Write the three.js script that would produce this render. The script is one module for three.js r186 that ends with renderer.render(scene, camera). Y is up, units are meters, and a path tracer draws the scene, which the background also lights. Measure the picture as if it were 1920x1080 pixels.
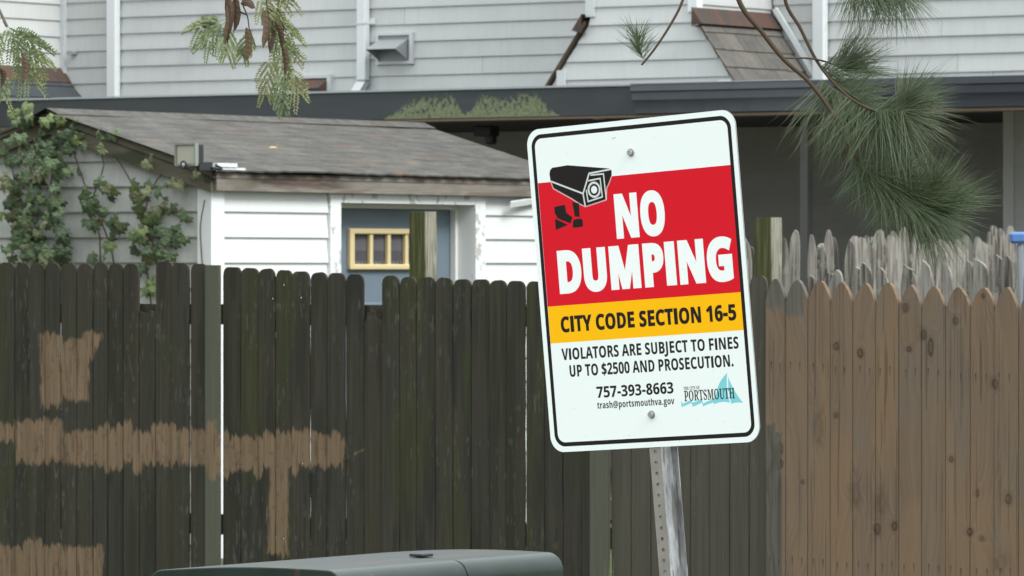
import * as THREE from 'three';
import { mergeGeometries } from 'three/addons/utils/BufferGeometryUtils.js';
import { RoundedBoxGeometry } from 'three/addons/geometries/RoundedBoxGeometry.js';

// ------------------------------------------------------------ camera, sky, sun, exposure
const F = 9700, EYE = 1.75, HORIZON = 500;                 // long lens: focal length in pixels of a 1920 px wide frame
const camera = new THREE.PerspectiveCamera(2 * Math.atan(540 / F) * 180 / Math.PI, 16 / 9, 0.5, 600);
camera.position.set(0, EYE, 0);
camera.lookAt(0, EYE - 100 * (540 - HORIZON) / F, -100);
camera.focus = 12.2; camera.userData.fStop = 25;
const scene = new THREE.Scene();
const renderer = new THREE.WebGLRenderer({ antialias: true });
renderer.toneMapping = THREE.LinearToneMapping;
renderer.toneMappingExposure = 3.02;
renderer.shadowMap.enabled = true;
{ // overcast sky: about three times brighter overhead than at the horizon, the same all round
  const w = 64, h = 128, a = new Float32Array(w * h * 4);
  for (let j = 0; j < h; j++) {
    const el = ((j + .5) / h - .5) * Math.PI, L = 1.02 * (1 + 2 * Math.max(0, Math.sin(el))) / 3;
    for (let i = 0; i < w; i++) a.set([L * .94, L * 1.0, L * 1.03, 1], (j * w + i) * 4);
  }
  const t = new THREE.DataTexture(a, w, h, THREE.RGBAFormat, THREE.FloatType);
  t.mapping = THREE.EquirectangularReflectionMapping; t.magFilter = THREE.LinearFilter; t.needsUpdate = true;
  scene.background = t; scene.environment = t;
}
const sun = new THREE.DirectionalLight(new THREE.Color(1, .985, .95), 1.25);
sun.position.set(20, 28, -7); sun.target.position.set(0, 1, -24);
sun.castShadow = true; sun.shadow.radius = 45; sun.shadow.mapSize.set(2048, 2048);
Object.assign(sun.shadow.camera, { left: -14, right: 14, top: 14, bottom: -14, near: 1, far: 80 });
scene.add(sun, sun.target);

// ------------------------------------------------------------ helpers
function rng(seed) { let s = seed >>> 0; return () => { s = (s + 0x6D2B79F5) >>> 0; let t = s; t = Math.imul(t ^ (t >>> 15), t | 1); t ^= t + Math.imul(t ^ (t >>> 7), t | 61); return ((t ^ (t >>> 14)) >>> 0) / 4294967296; }; }
function hash(i, j, s) { let h = Math.imul(i | 0, 374761393) + Math.imul(j | 0, 668265263) + Math.imul(s | 0, 974634777); h = Math.imul(h ^ (h >>> 13), 1274126177); h ^= h >>> 16; return (h >>> 0) / 4294967296; }
function vn(x, y, s) { const i = Math.floor(x), j = Math.floor(y); let u = x - i, v = y - j; u = u * u * (3 - 2 * u); v = v * v * (3 - 2 * v); return (hash(i, j, s) * (1 - u) + hash(i + 1, j, s) * u) * (1 - v) + (hash(i, j + 1, s) * (1 - u) + hash(i + 1, j + 1, s) * u) * v; }
function fbm(x, y, s, o = 3) { let r = 0, a = .5, n = 0; for (let k = 0; k < o; k++) { r += a * vn(x, y, s + k * 17); n += a; a *= .5; x *= 2.03; y *= 2.03; } return r / n; }
const clamp = (x, a = 0, b = 1) => Math.min(b, Math.max(a, x)), ss = (a, b, x) => { const t = clamp((x - a) / (b - a)); return t * t * (3 - 2 * t); };
const mix = (a, b, t) => [a[0] + (b[0] - a[0]) * t, a[1] + (b[1] - a[1]) * t, a[2] + (b[2] - a[2]) * t];
const enc = (x) => { x = clamp(x); return 255 * (x <= .0031308 ? 12.92 * x : 1.055 * Math.pow(x, 1 / 2.4) - .055); };
function paintTexture(w, h, fn, wrap = true) {               // fn(u, v) -> linear colour, v upwards
  const d = new Uint8Array(w * h * 4);
  for (let j = 0; j < h; j++) for (let i = 0; i < w; i++) { const c = fn((i + .5) / w, (j + .5) / h), k = (j * w + i) * 4; d[k] = enc(c[0]); d[k + 1] = enc(c[1]); d[k + 2] = enc(c[2]); d[k + 3] = 255; }
  const t = new THREE.DataTexture(d, w, h); t.colorSpace = THREE.SRGBColorSpace; t.magFilter = THREE.LinearFilter; t.minFilter = THREE.LinearMipmapLinearFilter; t.generateMipmaps = true;
  t.wrapS = t.wrapT = wrap ? THREE.RepeatWrapping : THREE.ClampToEdgeWrapping; t.needsUpdate = true; return t;
}
const std = (o) => (o.roughness ?? .85) < .8 || o.metalness ? new THREE.MeshStandardMaterial({ roughness: .85, ...o }) : new THREE.MeshPhysicalMaterial({ roughness: .9, specularIntensity: .35, ...o });   // rough wood, bark and shingle have little sheen
const rgb = (r, g, b) => new THREE.Color().setRGB(r, g, b);
// where the sight line through picture column px meets an upright plane through (ox, oz) running along (dx, dz)
function meet(px, ox, oz, dx, dz) { const k = (px - 960) / F; const t = (-ox - k * oz) / (dx + k * dz); return { t, depth: -(oz + dz * t) }; }
const high = (py, depth) => EYE + (HORIZON - py) / F * depth;
const P = (px, py, depth) => new THREE.Vector3((px - 960) / F * depth, high(py, depth), -depth);

const taken = {};
function numbered(n) { const k = taken[n] = (taken[n] ?? -1) + 1; return k ? n + '_' + String(k).padStart(3, '0') : n; }
function thing(name, label, category, pos = [0, 0, 0], turn = 0, group) {
  const o = new THREE.Group(); o.name = numbered(name); o.position.set(...pos); o.rotation.y = turn; o.userData = { label, category }; if (group) o.userData.group = group; scene.add(o); return o;
}
function part(name, geo, mat, parent, opt = {}) {
  const m = new THREE.Mesh(geo, mat); m.name = name; m.castShadow = m.receiveShadow = true;
  if (opt.pos) m.position.set(...opt.pos); if (opt.rot) m.rotation.set(...opt.rot);
  if (opt.label) m.userData.label = opt.label; if (opt.kind) m.userData.kind = opt.kind;
  parent.add(m); return m;
}
function metricUV(g, sx = 1, sy = 1, ox = 0, oy = 0) {       // uv in metres from position, by the side that each face points to
  const p = g.attributes.position, n = g.attributes.normal, uv = new Float32Array(p.count * 2);
  for (let i = 0; i < p.count; i++) {
    const ax = Math.abs(n.getX(i)), ay = Math.abs(n.getY(i)), az = Math.abs(n.getZ(i));
    const a = az >= ax && az >= ay ? [p.getX(i), p.getY(i)] : ax >= ay ? [p.getZ(i), p.getY(i)] : [p.getX(i), p.getZ(i)];
    uv[2 * i] = a[0] * sx + ox; uv[2 * i + 1] = a[1] * sy + oy;
  }
  g.setAttribute('uv', new THREE.BufferAttribute(uv, 2)); return g;
}
function box(x0, x1, y0, y1, z0, z1) { const g = new THREE.BoxGeometry(x1 - x0, y1 - y0, z1 - z0); g.translate((x0 + x1) / 2, (y0 + y1) / 2, (z0 + z1) / 2); return metricUV(g); }
function rbox(w, h, d, r, x = 0, y = 0, z = 0) { const g = new RoundedBoxGeometry(w, h, d, 2, r); g.translate(x, y, z); return metricUV(g); }
function solid(quads) {                                      // flat-shaded solid from a list of quads / triangles
  const v = []; for (const q of quads) for (let k = 1; k < q.length - 1; k++) v.push(...q[0], ...q[k], ...q[k + 1]);
  const g = new THREE.BufferGeometry(); g.setAttribute('position', new THREE.Float32BufferAttribute(v, 3)); g.computeVertexNormals(); return metricUV(g);
}
// one siding course: bottom edge x0..x1 stands proud by lip, top edge (a0..a1) tucks under the next course
function course(x0, x1, y0, y1, lip = .0145, a0 = x0, a1 = x1) {
  const up = y1 + .012, zb = -.006;
  const A = [x0, y0, zb], B = [x1, y0, zb], C = [x1, y0, lip], D = [x0, y0, lip], E = [a0, up, zb], G = [a1, up, zb], H = [a1, up, .002], I = [a0, up, .002];
  const C2 = [x1, y0 + .008, lip], D2 = [x0, y0 + .008, lip];
  return solid([[D, C, C2, D2], [D2, C2, H, I], [A, B, C, D], [B, G, H, C2, C], [A, D, D2, I, E], [E, I, H, G], [A, E, G, B]]);
}
function tube(pts, r0, r1, seg = 24, rad = 7) {              // tapered tube along a smooth curve
  const c = new THREE.CatmullRomCurve3(pts.map((p) => p.isVector3 ? p : new THREE.Vector3(...p)));
  const g = new THREE.TubeGeometry(c, seg, 1, rad, false), p = g.attributes.position, n = g.attributes.normal;
  for (let i = 0; i <= seg; i++) { const o = c.getPointAt(i / seg), r = r0 + (r1 - r0) * i / seg; for (let j = 0; j <= rad; j++) { const k = i * (rad + 1) + j; p.setXYZ(k, o.x + n.getX(k) * r, o.y + n.getY(k) * r, o.z + n.getZ(k) * r); } }
  return g;
}
const TURN = -34.7 * Math.PI / 180, UX = Math.cos(TURN), UZ = -Math.sin(TURN);   // the plots lie at this angle to the view: along = (UX, UZ)
const NX = -UZ, NZ = UX;                                                         // out of the house, toward the street

// ------------------------------------------------------------ the setting
{ const g = new THREE.CircleGeometry(400, 48); g.rotateX(-Math.PI / 2); metricUV(g, .2, .2);
  const t = paintTexture(256, 256, (u, v) => { const a = fbm(u * 16, v * 16, 3, 4), b = fbm(u * 70, v * 70, 8, 2); return mix([.05, .062, .028], [.11, .1, .06], ss(.3, .7, a * .6 + b * .4)); });
  const m = new THREE.Mesh(g, std({ map: t, roughness: 1 })); m.name = 'ground'; m.receiveShadow = true; m.userData = { kind: 'structure', label: 'grass and bare earth of the yard', category: 'ground' }; scene.add(m); }

// ------------------------------------------------------------ house
const vinylTex = (c, seed, amount) => paintTexture(512, 512, (u, v) => {
  const drip = fbm(u * 60, v * 5, seed, 3), soft = fbm(u * 6, v * 6, seed + 5, 3), fleck = vn(u * 200, v * 200, seed + 9) > .965 ? .12 : 0;
  const k = 1 + amount * ((drip - .5) * .5 + (soft - .5) * .6) - fleck * amount; return [c[0] * k, c[1] * k, c[2] * (k - .01)]; });
const M = {};
M.vinyl = [0, 1, 2].map((k) => std({ map: vinylTex([.45 + k * .012, .463 + k * .012, .458 + k * .012], 20 + k, .16), roughness: .6 }));
M.white = std({ color: rgb(.62, .645, .65), roughness: .5 });
M.trim = std({ color: rgb(.5, .52, .525), roughness: .55 });
M.porchpost = std({ color: rgb(.075, .075, .07) });
M.black = std({ color: rgb(.018, .02, .022), roughness: .55 });
M.copper = std({ map: paintTexture(256, 128, (u, v) => mix([.075, .036, .024], [.045, .033, .028], ss(.35, .7, fbm(u * 20, v * 8, 4, 4)))), roughness: .75 });
M.greymetal = std({ color: rgb(.3, .31, .31), roughness: .5, metalness: .2 });
M.soffit = std({ color: rgb(.2, .155, .12), roughness: .9 });
M.drip = std({ color: rgb(.33, .36, .37), roughness: .4, metalness: .4 });

const house = thing('house', 'pale vinyl sided house with flat dark edged porch roof, behind the shed', 'house', [0, 0, -38.1], TURN);
const hx = (px, z = 0) => meet(px, NX * z, -38.1 + NZ * z, UX, UZ);              // column px on a wall that stands z in front of the main wall
const hy = (px, py, z = 0) => high(py, hx(px, z).depth);
const LAP = .127, IN = hx(118).t, WR = hx(1447).t, WING = 1.0, WL = hx(1105, WING).t, YL = hy(1105, 40, WING), YR = hy(1305, 28, WING);
{
  const core = std({ color: rgb(.3, .3, .3) });
  part('wall', box(IN - 4, IN - .02, 0, 6, -.5, 3.2), core, house);
  const lit = hx(1889).t, BACK = -2.6;                     // recess behind the porch, added to deepen its shade, up to the end wall
  part('wall', box(IN - .02, WL + .02, 2.86, 6, -.5, -.012), core, house);
  part('wall', box(WL + .02, WR - .02, 2.86, 6, -.5, WING - .02), core, house);
  part('wall', box(WR - .02, 9, 2.86, 6, -.5, -.012), core, house);
  part('wall', box(IN - .02, lit, 0, 2.9, BACK - .4, BACK - .012), core, house);
  part('wall', box(lit, 9, 0, 2.855, BACK - .4, -.012), core, house);
  part('porch_floor', box(IN, 9, .02, .16, BACK, 1.95), M.soffit, house);
  const r = rng(5), vm = () => M.vinyl[Math.floor(r() * 3)];
  for (let k = -1; k < 14; k++) {                          // pale courses above the porch roof; each course is one length of siding
    const y = 3.051 + (k - 0) * LAP;
    if (y + LAP < 2.9) continue;
    { const jt = IN + 1 + r() * 4; part('siding_board', course(IN + .02, jt - .0015, y, y + LAP), vm(), house); part('siding_board', course(jt + .0015, WL, y, y + LAP, .0155), vm(), house); }
    { const yy = y + .018, spread = (h, top) => .36 * clamp((top - h) / (top - 3.0), 0, 1.3), l0 = spread(yy, YL), l1 = spread(yy + LAP, YL), r0 = spread(yy, YR), r1 = spread(yy + LAP, YR);
      part('siding_board', course(WL + .03 - l0, WR - .03 + r0, yy, yy + LAP, .0145, WL + .03 - l1, WR - .03 + r1), vm(), house, { pos: [0, 0, WING] }); }
    part('siding_board', course(-WING + .03, -.02, y + .018, y + .018 + LAP), vm(), house, { pos: [WR, 0, 0], rot: [0, Math.PI / 2, 0] });
    { const jt = WR + .5 + r() * 2.2; part('siding_board', course(WR + .02, jt - .0015, y + .05, y + .05 + LAP), vm(), house); part('siding_board', course(jt + .0015, 9, y + .05, y + .05 + LAP, .0155), vm(), house); }
    part('siding_board', course(-3.2, -.02, y - .012, y - .012 + LAP), vm(), house, { pos: [IN, 0, 0], rot: [0, Math.PI / 2, 0] });
  }
  for (let k = 0; k < 16; k++) {                           // courses at the back of the porch
    const y = .95 + k * LAP; if (y + LAP > 2.86) continue;
    part('porch_siding_board', course(IN + .02, lit - .02, y, y + LAP), vm(), house, { pos: [0, 0, BACK] });
    part('porch_siding_board', course(lit + .01, 9, y, y + LAP), vm(), house);
  }
  part('corner_trim', box(lit - .022, lit + .06, .16, 2.85, -.06, .024), M.trim, house);
  // corner trims and rainwater pipes
  part('corner_trim', box(IN + .001, IN + .05, 2.9, 6, .001, .05), M.trim, house);
  part('corner_trim', box(WR - .055, WR + .02, hy(1305, 22, WING), 6, WING - .055, WING + .022), M.white, house);
  part('corner_trim', box(WL - .02, WL + .055, hy(1105, 32, WING), 6, WING - .04, WING + .022), M.trim, house);
  function downspout(px, y0, wid) {
    const x = hx(px).t; const g = new RoundedBoxGeometry(wid, 6 - y0, .065, 2, .012); g.translate(x, (6 + y0) / 2, .056);
    const m = part('downspout', metricUV(g), M.white, house); return [x, m];
  }
  downspout(221, 2.95, .095); downspout(1545, 2.95, .1);
  const [dx, dm] = downspout(689, hy(690, 152), .085);
  { const y = hy(690, 154); part('elbow', solid([[[dx - .042, y, .09], [dx + .042, y, .09], [dx - .02, y - .14, .14], [dx - .105, y - .14, .14]].reverse(), [[dx + .042, y, .09], [dx + .042, y, .025], [dx - .02, y - .14, .075], [dx - .02, y - .14, .14]].reverse(), [[dx - .042, y, .09], [dx - .105, y - .14, .14], [dx - .105, y - .14, .075], [dx - .042, y, .025]].reverse(), [[dx - .042, y, .09], [dx - .042, y, .025], [dx + .042, y, .025], [dx + .042, y, .09]]]), M.white, dm);
    part('strap', box(dx + .043, dx + .085, hy(690, 46), hy(690, 35), .018, .03), M.white, dm);
    part('joint', box(dx - .045, dx + .045, hy(690, 46), hy(690, 44), .02, .092), M.trim, dm); }
  // hooded vent on the wall
  { const x = hx(744).t, y = hy(744, 91), w = .15, h = .098, v = part('vent_hood', solid([
      [[x - w, y + h * .7, .02], [x - w, y - h * .1, .19], [x + w * .8, y - h * .1, .19], [x + w * .8, y + h * .7, .02]],
      [[x + w * .8, y + h * .7, .02], [x + w * .8, y - h * .1, .19], [x + w * .8, y - h * .9, .02]],
      [[x - w, y + h * .7, .02], [x - w, y - h * .9, .02], [x - w, y - h * .1, .19]],
      [[x - w + .01, y - h * .12, .18], [x - w + .01, y + h * .6, .022], [x + w * .8 - .01, y + h * .6, .022], [x + w * .8 - .01, y - h * .12, .18]]]), M.greymetal, house);
    const fr = [box(x - w - .02, x + w + .02, y + h, y + h + .02, 0, .035), box(x - w - .02, x + w + .02, y - h - .02, y - h, 0, .035), box(x - w - .02, x - w, y - h, y + h, 0, .035), box(x + w - .012, x + w + .02, y - h, y + h, 0, .036)];
    part('frame', mergeGeometries(fr), M.trim, v); part('backing', box(x - w, x + w - .014, y - h, y + h, .005, .016), M.greymetal, v); }
  // small wedge hood low on the wall
  { const x = hx(590).t, y = hy(590, 172), h = .1, w = .15;
    const v = part('vent_hood', solid([[[x - w, y + h, .018], [x - w, y + .02, .16], [x + w, y + .02, .16], [x + w, y + h, .018]], [[x + w, y + h, .018], [x + w, y + .02, .16], [x + w, y - .02, .018]], [[x - w, y + h, .018], [x - w, y - .02, .018], [x - w, y + .02, .16]]]), M.copper, house, { label: 'low wall hood with a rusty brown top' });
    part('frame', mergeGeometries([box(x + w, x + w + .03, y - .1, y + h + .03, 0, .05), box(x - w, x + w, y + h, y + h + .025, 0, .04)]), M.trim, v); }
  { const x = hx(403).t, y = hy(403, 42); const g = new THREE.SphereGeometry(.06, 14, 10, 0, Math.PI * 2, 0, Math.PI * .62); g.rotateX(1.2); g.translate(x, y, .09);
    const l = part('wall_lamp', metricUV(g), std({ color: rgb(.035, .045, .05), roughness: .4 }), house); part('mount', box(x - .03, x + .03, y - .035, y + .045, .016, .05), M.black, l); }
  { const g = new THREE.CylinderGeometry(.02, .022, .06, 10); g.rotateX(Math.PI / 2); const x = hx(142).t; g.translate(x, hy(142, 100), .035); part('pipe_stub', g, M.greymetal, house); }
  // skirt roofs on the sides of the bump-out and of the left wing
  const shingleMats = [0, 1, 2, 3].map((k) => std({ map: paintTexture(128, 128, (u, v) => { const a = fbm(u * 7, v * 5, 60 + k, 3), g = vn(u * 90, v * 90, 70 + k); const c = mix([.08, .077, .07], [.135, .126, .112], clamp(a * .9 + (k - 1.5) * .16)); const q = .82 + g * .36; return [c[0] * q, c[1] * q, c[2] * q]; }), roughness: 1 }));
  const darkShingle = [0, 1].map((k) => std({ color: rgb(.048 + k * .008, .055 + k * .008, .06 + k * .008), roughness: .9 }));
  function skirt(xw, side, z0, z1, yt, yb, out, label, mats = shingleMats) {
    const L = Math.hypot(out, yt - yb), n = Math.round(L / .15), s = part('skirt_roof', solid([
      [[xw, yt, z0], [xw, yt, z1], [xw + side * out, yb, z1], [xw + side * out, yb, z0]], [[xw, yt - .006, z1], [xw + side * out, yb - .006, z1], [xw + side * out, yb, z1], [xw, yt, z1]],
      [[xw, yt - .012, z0], [xw, yt - .012, z1], [xw + side * out, yb - .012, z1], [xw + side * out, yb - .012, z0]], [[xw + side * out, yb, z0], [xw + side * out, yb, z1], [xw + side * out, yb - .012, z1], [xw + side * out, yb - .012, z0]]]), M.soffit, house, { label });
    const q = rng(31 + Math.round(z1 * 10)), dx = side * out / L, dy = (yb - yt) / L, nx = -dy * side * 1, ny = Math.abs(dx);
    for (let k = 0; side > 0 && k < n; k++) {
      let z = z1 + .015 - (k % 2 ? 0 : .13 * q());
      let za = z1 + .015; z = za - (k % 2 ? .14 : .27) + (q() - .5) * .05;
      while (za > z0 + .01) {
        const zb = Math.max(z, z0), t0 = k * L / n - .02, t1 = (k + 1) * L / n + (q() - .5) * .008, lift = .012, at = (t, zz, l) => [xw + dx * t + nx * side * side * l * (side > 0 ? 1 : -1) * 1, yt + dy * t + ny * l, zz];
        const a = at(t0, za - .002, .003), b = at(t0, zb + .002, .003), c = at(t1, zb + .002, lift), d = at(t1, za - .002, lift), c0 = at(t1, zb + .002, .001), d0 = at(t1, za - .002, .001);
        const g = solid([side > 0 ? [a, d, c, b] : [a, b, c, d], side > 0 ? [d, d0, c0, c] : [c, c0, d0, d], [a, d0, d], [b, c, c0]]);
        metricUV(g, 3, 3, q(), q()); part('shingle', g, mats[Math.floor(q() * mats.length)], s);
        za = zb; z = za - .27 + (q() - .5) * .05;
      }
    }
    part('ridge_flashing', solid([[[xw, yt + .05, z0], [xw, yt + .05, z1 + .03], [xw + side * .085, yt - .065, z1 + .03], [xw + side * .085, yt - .065, z0]], [[xw, yt + .05, z1 + .03], [xw, yt - .08, z1 + .03], [xw + side * .085, yt - .065, z1 + .03]], [[xw, yt - .085, z0], [xw, yt - .085, z1 + .03], [xw + side * .085, yt - .07, z1 + .03], [xw + side * .085, yt - .07, z0]]]), M.copper, s);
    return s;
  }
  const yTop = hy(1305, 28, WING), yLow = 3.0;
  const sr = skirt(WR + .02, 1, .02, WING + .06, yTop, yLow, .36, 'taupe shingled skirt roof on the bump-out');
  { const a = new THREE.Vector3(WR + .03, yTop + .06, .03), b = new THREE.Vector3(WR + .42, yLow + .0, .03), d = b.clone().sub(a), g = new THREE.BoxGeometry(.035, d.length(), .03); g.rotateZ(Math.atan2(d.y, d.x) - Math.PI / 2); g.translate((a.x + b.x) / 2 + .02, (a.y + b.y) / 2 + .02, .035); part('wall_flashing', g, M.white, sr); }
  skirt(WL - .02, -1, .02, WING + .04, hy(1105, 40, WING), yLow, .36, 'skirt roof seen edge on at the side of the bump-out');
  skirt(IN + .02, 1, .02, 3, hy(118, 140), 2.95, .3, 'dark skirt roof at the inner corner of the wing', darkShingle);
  part('end_trim', box(WR + .24, WR + .33, yLow - .02, yLow + .04, WING + .06, WING + .09), M.white, house);
  part('rake_post', box(WL - .26, WL - .19, 2.95, 3.14, WING + .002, WING + .03), M.trim, house);
  // porch roof with its dark edge boards
  const FZ = 2.0, split = hx(1197, FZ).t, top = high(158, hx(1197, FZ).depth), roofMat = std({ color: rgb(.09, .095, .1), roughness: .9 });
  const roof = part('porch_roof', box(IN - 2.5, 9, top - .16, top - .012, BACK, FZ), roofMat, house);
  const algae = paintTexture(2048, 128, (u, v) => {        // black paint with green algae growing from its lower edge
    const c = mix([.021, .027, .031], [.031, .037, .041], fbm(u * 40, v * 5, 2, 3));
    const x = IN - 2.5 + u * (split - IN + 2.5), px = 960 + F * (UX * x + NX * FZ) / (38.1 - UZ * x - NZ * FZ);
    const env = ss(715, 790, px) * ss(1060, 1000, px) * (.45 + .55 * fbm(px / 55, 3, 7, 2)) * (1 - .75 * ss(30, 5, Math.abs(px - 880)));
    const hgt = v / (.95 * env + .001), n = fbm(px / 3.2, v * 9, 11, 4);
    const g = ss(.42, .56, n + (env > .02 ? (.9 - hgt) * .3 : -1) * 1) * ss(1.25, .75, hgt);
    return mix(c, mix([.1, .125, .055], [.19, .22, .11], vn(px / 3, v * 20, 5)), g * .85); }, false);
  const fg = box(IN - 2.5, split, top - .205, top - .012, FZ, FZ + .03); { const p = fg.attributes.position, uv = fg.attributes.uv; for (let i = 0; i < p.count; i++) uv.setXY(i, (p.getX(i) - IN + 2.5) / (split - IN + 2.5), (p.getY(i) - top + .205) / .193); }
  part('fascia_board', fg, std({ map: algae, roughness: .45 }), roof, { label: 'black fascia board with green algae' });
  part('drip_edge', box(IN - 2.5, split, top - .011, top + .002, FZ - .05, FZ + .045), M.drip, roof);
  part('soffit_board', box(IN - 2.5, 9, top - .225, top - .207, FZ - .3, FZ + .02), M.soffit, roof);
  { const s = new THREE.Shape(); s.moveTo(.03, -.2); s.lineTo(.075, -.2); s.quadraticCurveTo(.085, -.14, .115, -.11); s.lineTo(.12, -.06); s.lineTo(.135, -.05); s.lineTo(.135, -.004); s.lineTo(.03, -.004); s.closePath();
    const mk = (x0, x1) => { const g = new THREE.ExtrudeGeometry(s, { depth: x1 - x0, bevelEnabled: false }); g.applyMatrix4(new THREE.Matrix4().makeBasis(new THREE.Vector3(0, 0, 1), new THREE.Vector3(0, 1, 0), new THREE.Vector3(1, 0, 0))); g.translate(x0, top, FZ - .03); const f = g.index ? g.toNonIndexed() : g, p = f.attributes.position; for (let i = 0; i < p.count; i += 3) { const a = [p.getX(i + 1), p.getY(i + 1), p.getZ(i + 1)]; p.setXYZ(i + 1, p.getX(i + 2), p.getY(i + 2), p.getZ(i + 2)); p.setXYZ(i + 2, ...a); } f.computeVertexNormals(); return metricUV(f); };
    const gm = std({ map: paintTexture(256, 64, (u, v) => { const k = .9 + .25 * fbm(u * 9, v * 6, 12, 3); return [.075 * k, .084 * k, .096 * k]; }), roughness: .4 }), gd = std({ color: rgb(.038, .043, .058), roughness: .45 });
    const j = hx(1535, FZ).t; part('gutter', mk(split + .003, j), gm, roof, { label: 'grey gutter length' }); part('gutter', mk(j + .003, 9), gd, roof, { label: 'darker blue black gutter length' });
    part('gutter_lip', box(split + .003, j, top - .003, top + .004, FZ - .02, FZ + .11), M.drip, roof); }
  part('porch_post', box(hx(1503, 1.85).t, hx(1517, 1.85).t, 0, top - .23, 1.8, 1.87), M.porchpost, house);
  part('porch_post', box(6.4, 6.5, 0, top - .23, 1.8, 1.9), M.porchpost, house);
  { const x = hx(912, 1.5).t, y = hy(912, 246, 1.5), l = part('porch_lamp', rbox(.15, .075, .12, .012, x, y, 1.5), M.black, house); part('lamp_neck', rbox(.07, .13, .07, .02, x + .04, y - .03, 1.5), M.black, l); }
  part('junction_box', rbox(.075, .06, .05, .008, hx(1130, 1.9).t, hy(1130, 216, 1.9), 1.95), M.trim, house);
}

// ------------------------------------------------------------ shed
const SD = 31, SX = (394 - 960) / F * SD, ST = Math.PI / 2 + TURN;                // corner toward the street
const AX = UZ, AZ = -UX, BX = UX, BZ = UZ;                                        // shed local x and z in the world
const shed = thing('shed', 'small white sided garden shed with grey shingle roof and blue door', 'shed', [SX, 0, -SD], ST);
const sf = (px, z = 0) => meet(px, SX + BX * z, -SD + BZ * z, AX, AZ);            // column px on the door wall
const sg = (px, x = 0) => meet(px, SX + AX * x, -SD + AZ * x, BX, BZ);            // column px on the gable wall
const weathered = (c1, c2, c3, seed) => paintTexture(1024, 128, (u, v) => {
  const g = fbm(u * 14, v * 16, seed, 4), f = fbm(u * 60, v * 90, seed + 4, 2), st = ss(.5, .72, fbm(u * 7, v * 1.6, seed + 8, 3));
  return mix(mix(c1, c2, clamp(g * .7 + f * .4 - .1)), c3, st); });
{
  const LEN = 3.8, WID = 2.4, EAVE = 2.33, RIDGE = 2.70, RZ = -1.2, EZ = .085, lap = .154;
  const vin = [0, 1].map((k) => std({ map: vinylTex([.6, .625, .625], 40 + k, .1), roughness: .55 })), grimeAndShade = [0, 1].map((k) => std({ map: vinylTex([.4, .405, .39], 44 + k, .35), roughness: .7 }));  // gable vinyl: grime, plus the shade of that wall put into its colour
  const core = std({ color: rgb(.3, .3, .3) });
  const DL = sf(632).t, DR = sf(884).t, DTOP = high(380, sf(632).depth), CL = sf(612).t, CR = sf(903).t;
  part('wall', box(.02, DL - .021, 0, 2.25, -.1, -.012), core, shed); part('wall', box(DR + .021, LEN, 0, 2.25, -.1, -.012), core, shed); part('wall', box(DL - .02, DR + .02, DTOP + .021, 2.25, -.1, -.012), core, shed);
  part('wall', solid([[[.012, 0, -.02], [.012, 2.28, -.02], [.012, RIDGE - .06, RZ], [.012, 2.28, -WID], [.012, 0, -WID]], [[.1, 0, -.02], [.1, 0, -WID], [.1, 2.28, -WID], [.1, RIDGE - .06, RZ], [.1, 2.28, -.02]]]), core, shed);
  part('wall', box(LEN - .1, LEN, 0, 2.3, -WID, -.1), core, shed); part('wall', box(.1, LEN - .1, 0, 2.3, -WID, -WID + .1), core, shed);
  const rk = (z) => RIDGE - .05 - Math.abs(z - RZ) * (RIDGE - EAVE) / (EZ - RZ);  // underside of the roof over the gable
  for (let k = -13; k < 5; k++) {
    const y = 2.082 + k * lap, y1 = y + lap, m = vin[(k + 20) % 2];
    if (y < 2.2) { const yt = Math.min(y1, 2.235); part('siding_board', course(.098, CL - .003, y, yt, .018), m, shed); part('siding_board', course(CR + .003, LEN, y, yt, .018), m, shed); }
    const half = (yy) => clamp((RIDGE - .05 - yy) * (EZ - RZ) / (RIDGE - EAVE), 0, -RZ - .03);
    const hb = half(y + .02), ht = half(y1); if (hb > .05) part('siding_board', course(RZ - hb, RZ + hb, y, y1, .018, RZ - ht, RZ + ht), grimeAndShade[(k + 20) % 2], shed, { rot: [0, -Math.PI / 2, 0] });
  }
  part('corner_trim', mergeGeometries([box(-.028, .1, 0, 2.24, .022, .03), box(-.028, -.022, 0, 2.24, -.075, .0215)]), M.white, shed);
  // peeling door casing
  const peel = paintTexture(512, 512, (u, v) => { const n = fbm(u * 26, v * 26, 3, 4), p = ss(.615, .64, n) * ss(.42, .6, fbm(u * 5, v * 5, 9, 2)); const w = .95 + .06 * fbm(u * 40, v * 40, 5, 2); return mix([.63 * w, .655 * w, .655 * w], [.3, .28, .255], p * .75); });
  const pm = std({ map: peel, roughness: .6 }), door_frame = part('door_casing', mergeGeometries([box(CL, DL, 0, DTOP + .09, -.005, .032), box(DR, CR, 0, DTOP + .09, -.005, .032), box(DL, DR, DTOP, DTOP + .09, -.005, .031)]), pm, shed);
  const RV = -.15;
  part('jamb', mergeGeometries([box(DR, DR + .02, 0, DTOP, RV - .05, -.006), box(DL - .02, DL, 0, DTOP, RV - .05, -.006), box(DL, DR, DTOP, DTOP + .02, RV - .05, -.006)]), std({ color: rgb(.6, .615, .61), roughness: .6 }), door_frame);
  part('door_stop', mergeGeometries([box(DR - .03, DR - .001, 0, DTOP - .001, RV + .005, RV + .045), box(DL + .001, DR - .031, DTOP - .03, DTOP - .001, RV + .005, RV + .045)]), std({ color: rgb(.58, .59, .57) }), door_frame);
  part('threshold', box(DL, DR, .0, .05, RV, .03), M.soffit, shed);
  // blue door with four panes
  const blue = std({ map: paintTexture(256, 256, (u, v) => { const k = .93 + .14 * fbm(u * 8, v * 8, 6, 3); return [.12 * k, .158 * k, .19 * k]; }), roughness: .5 });
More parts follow.
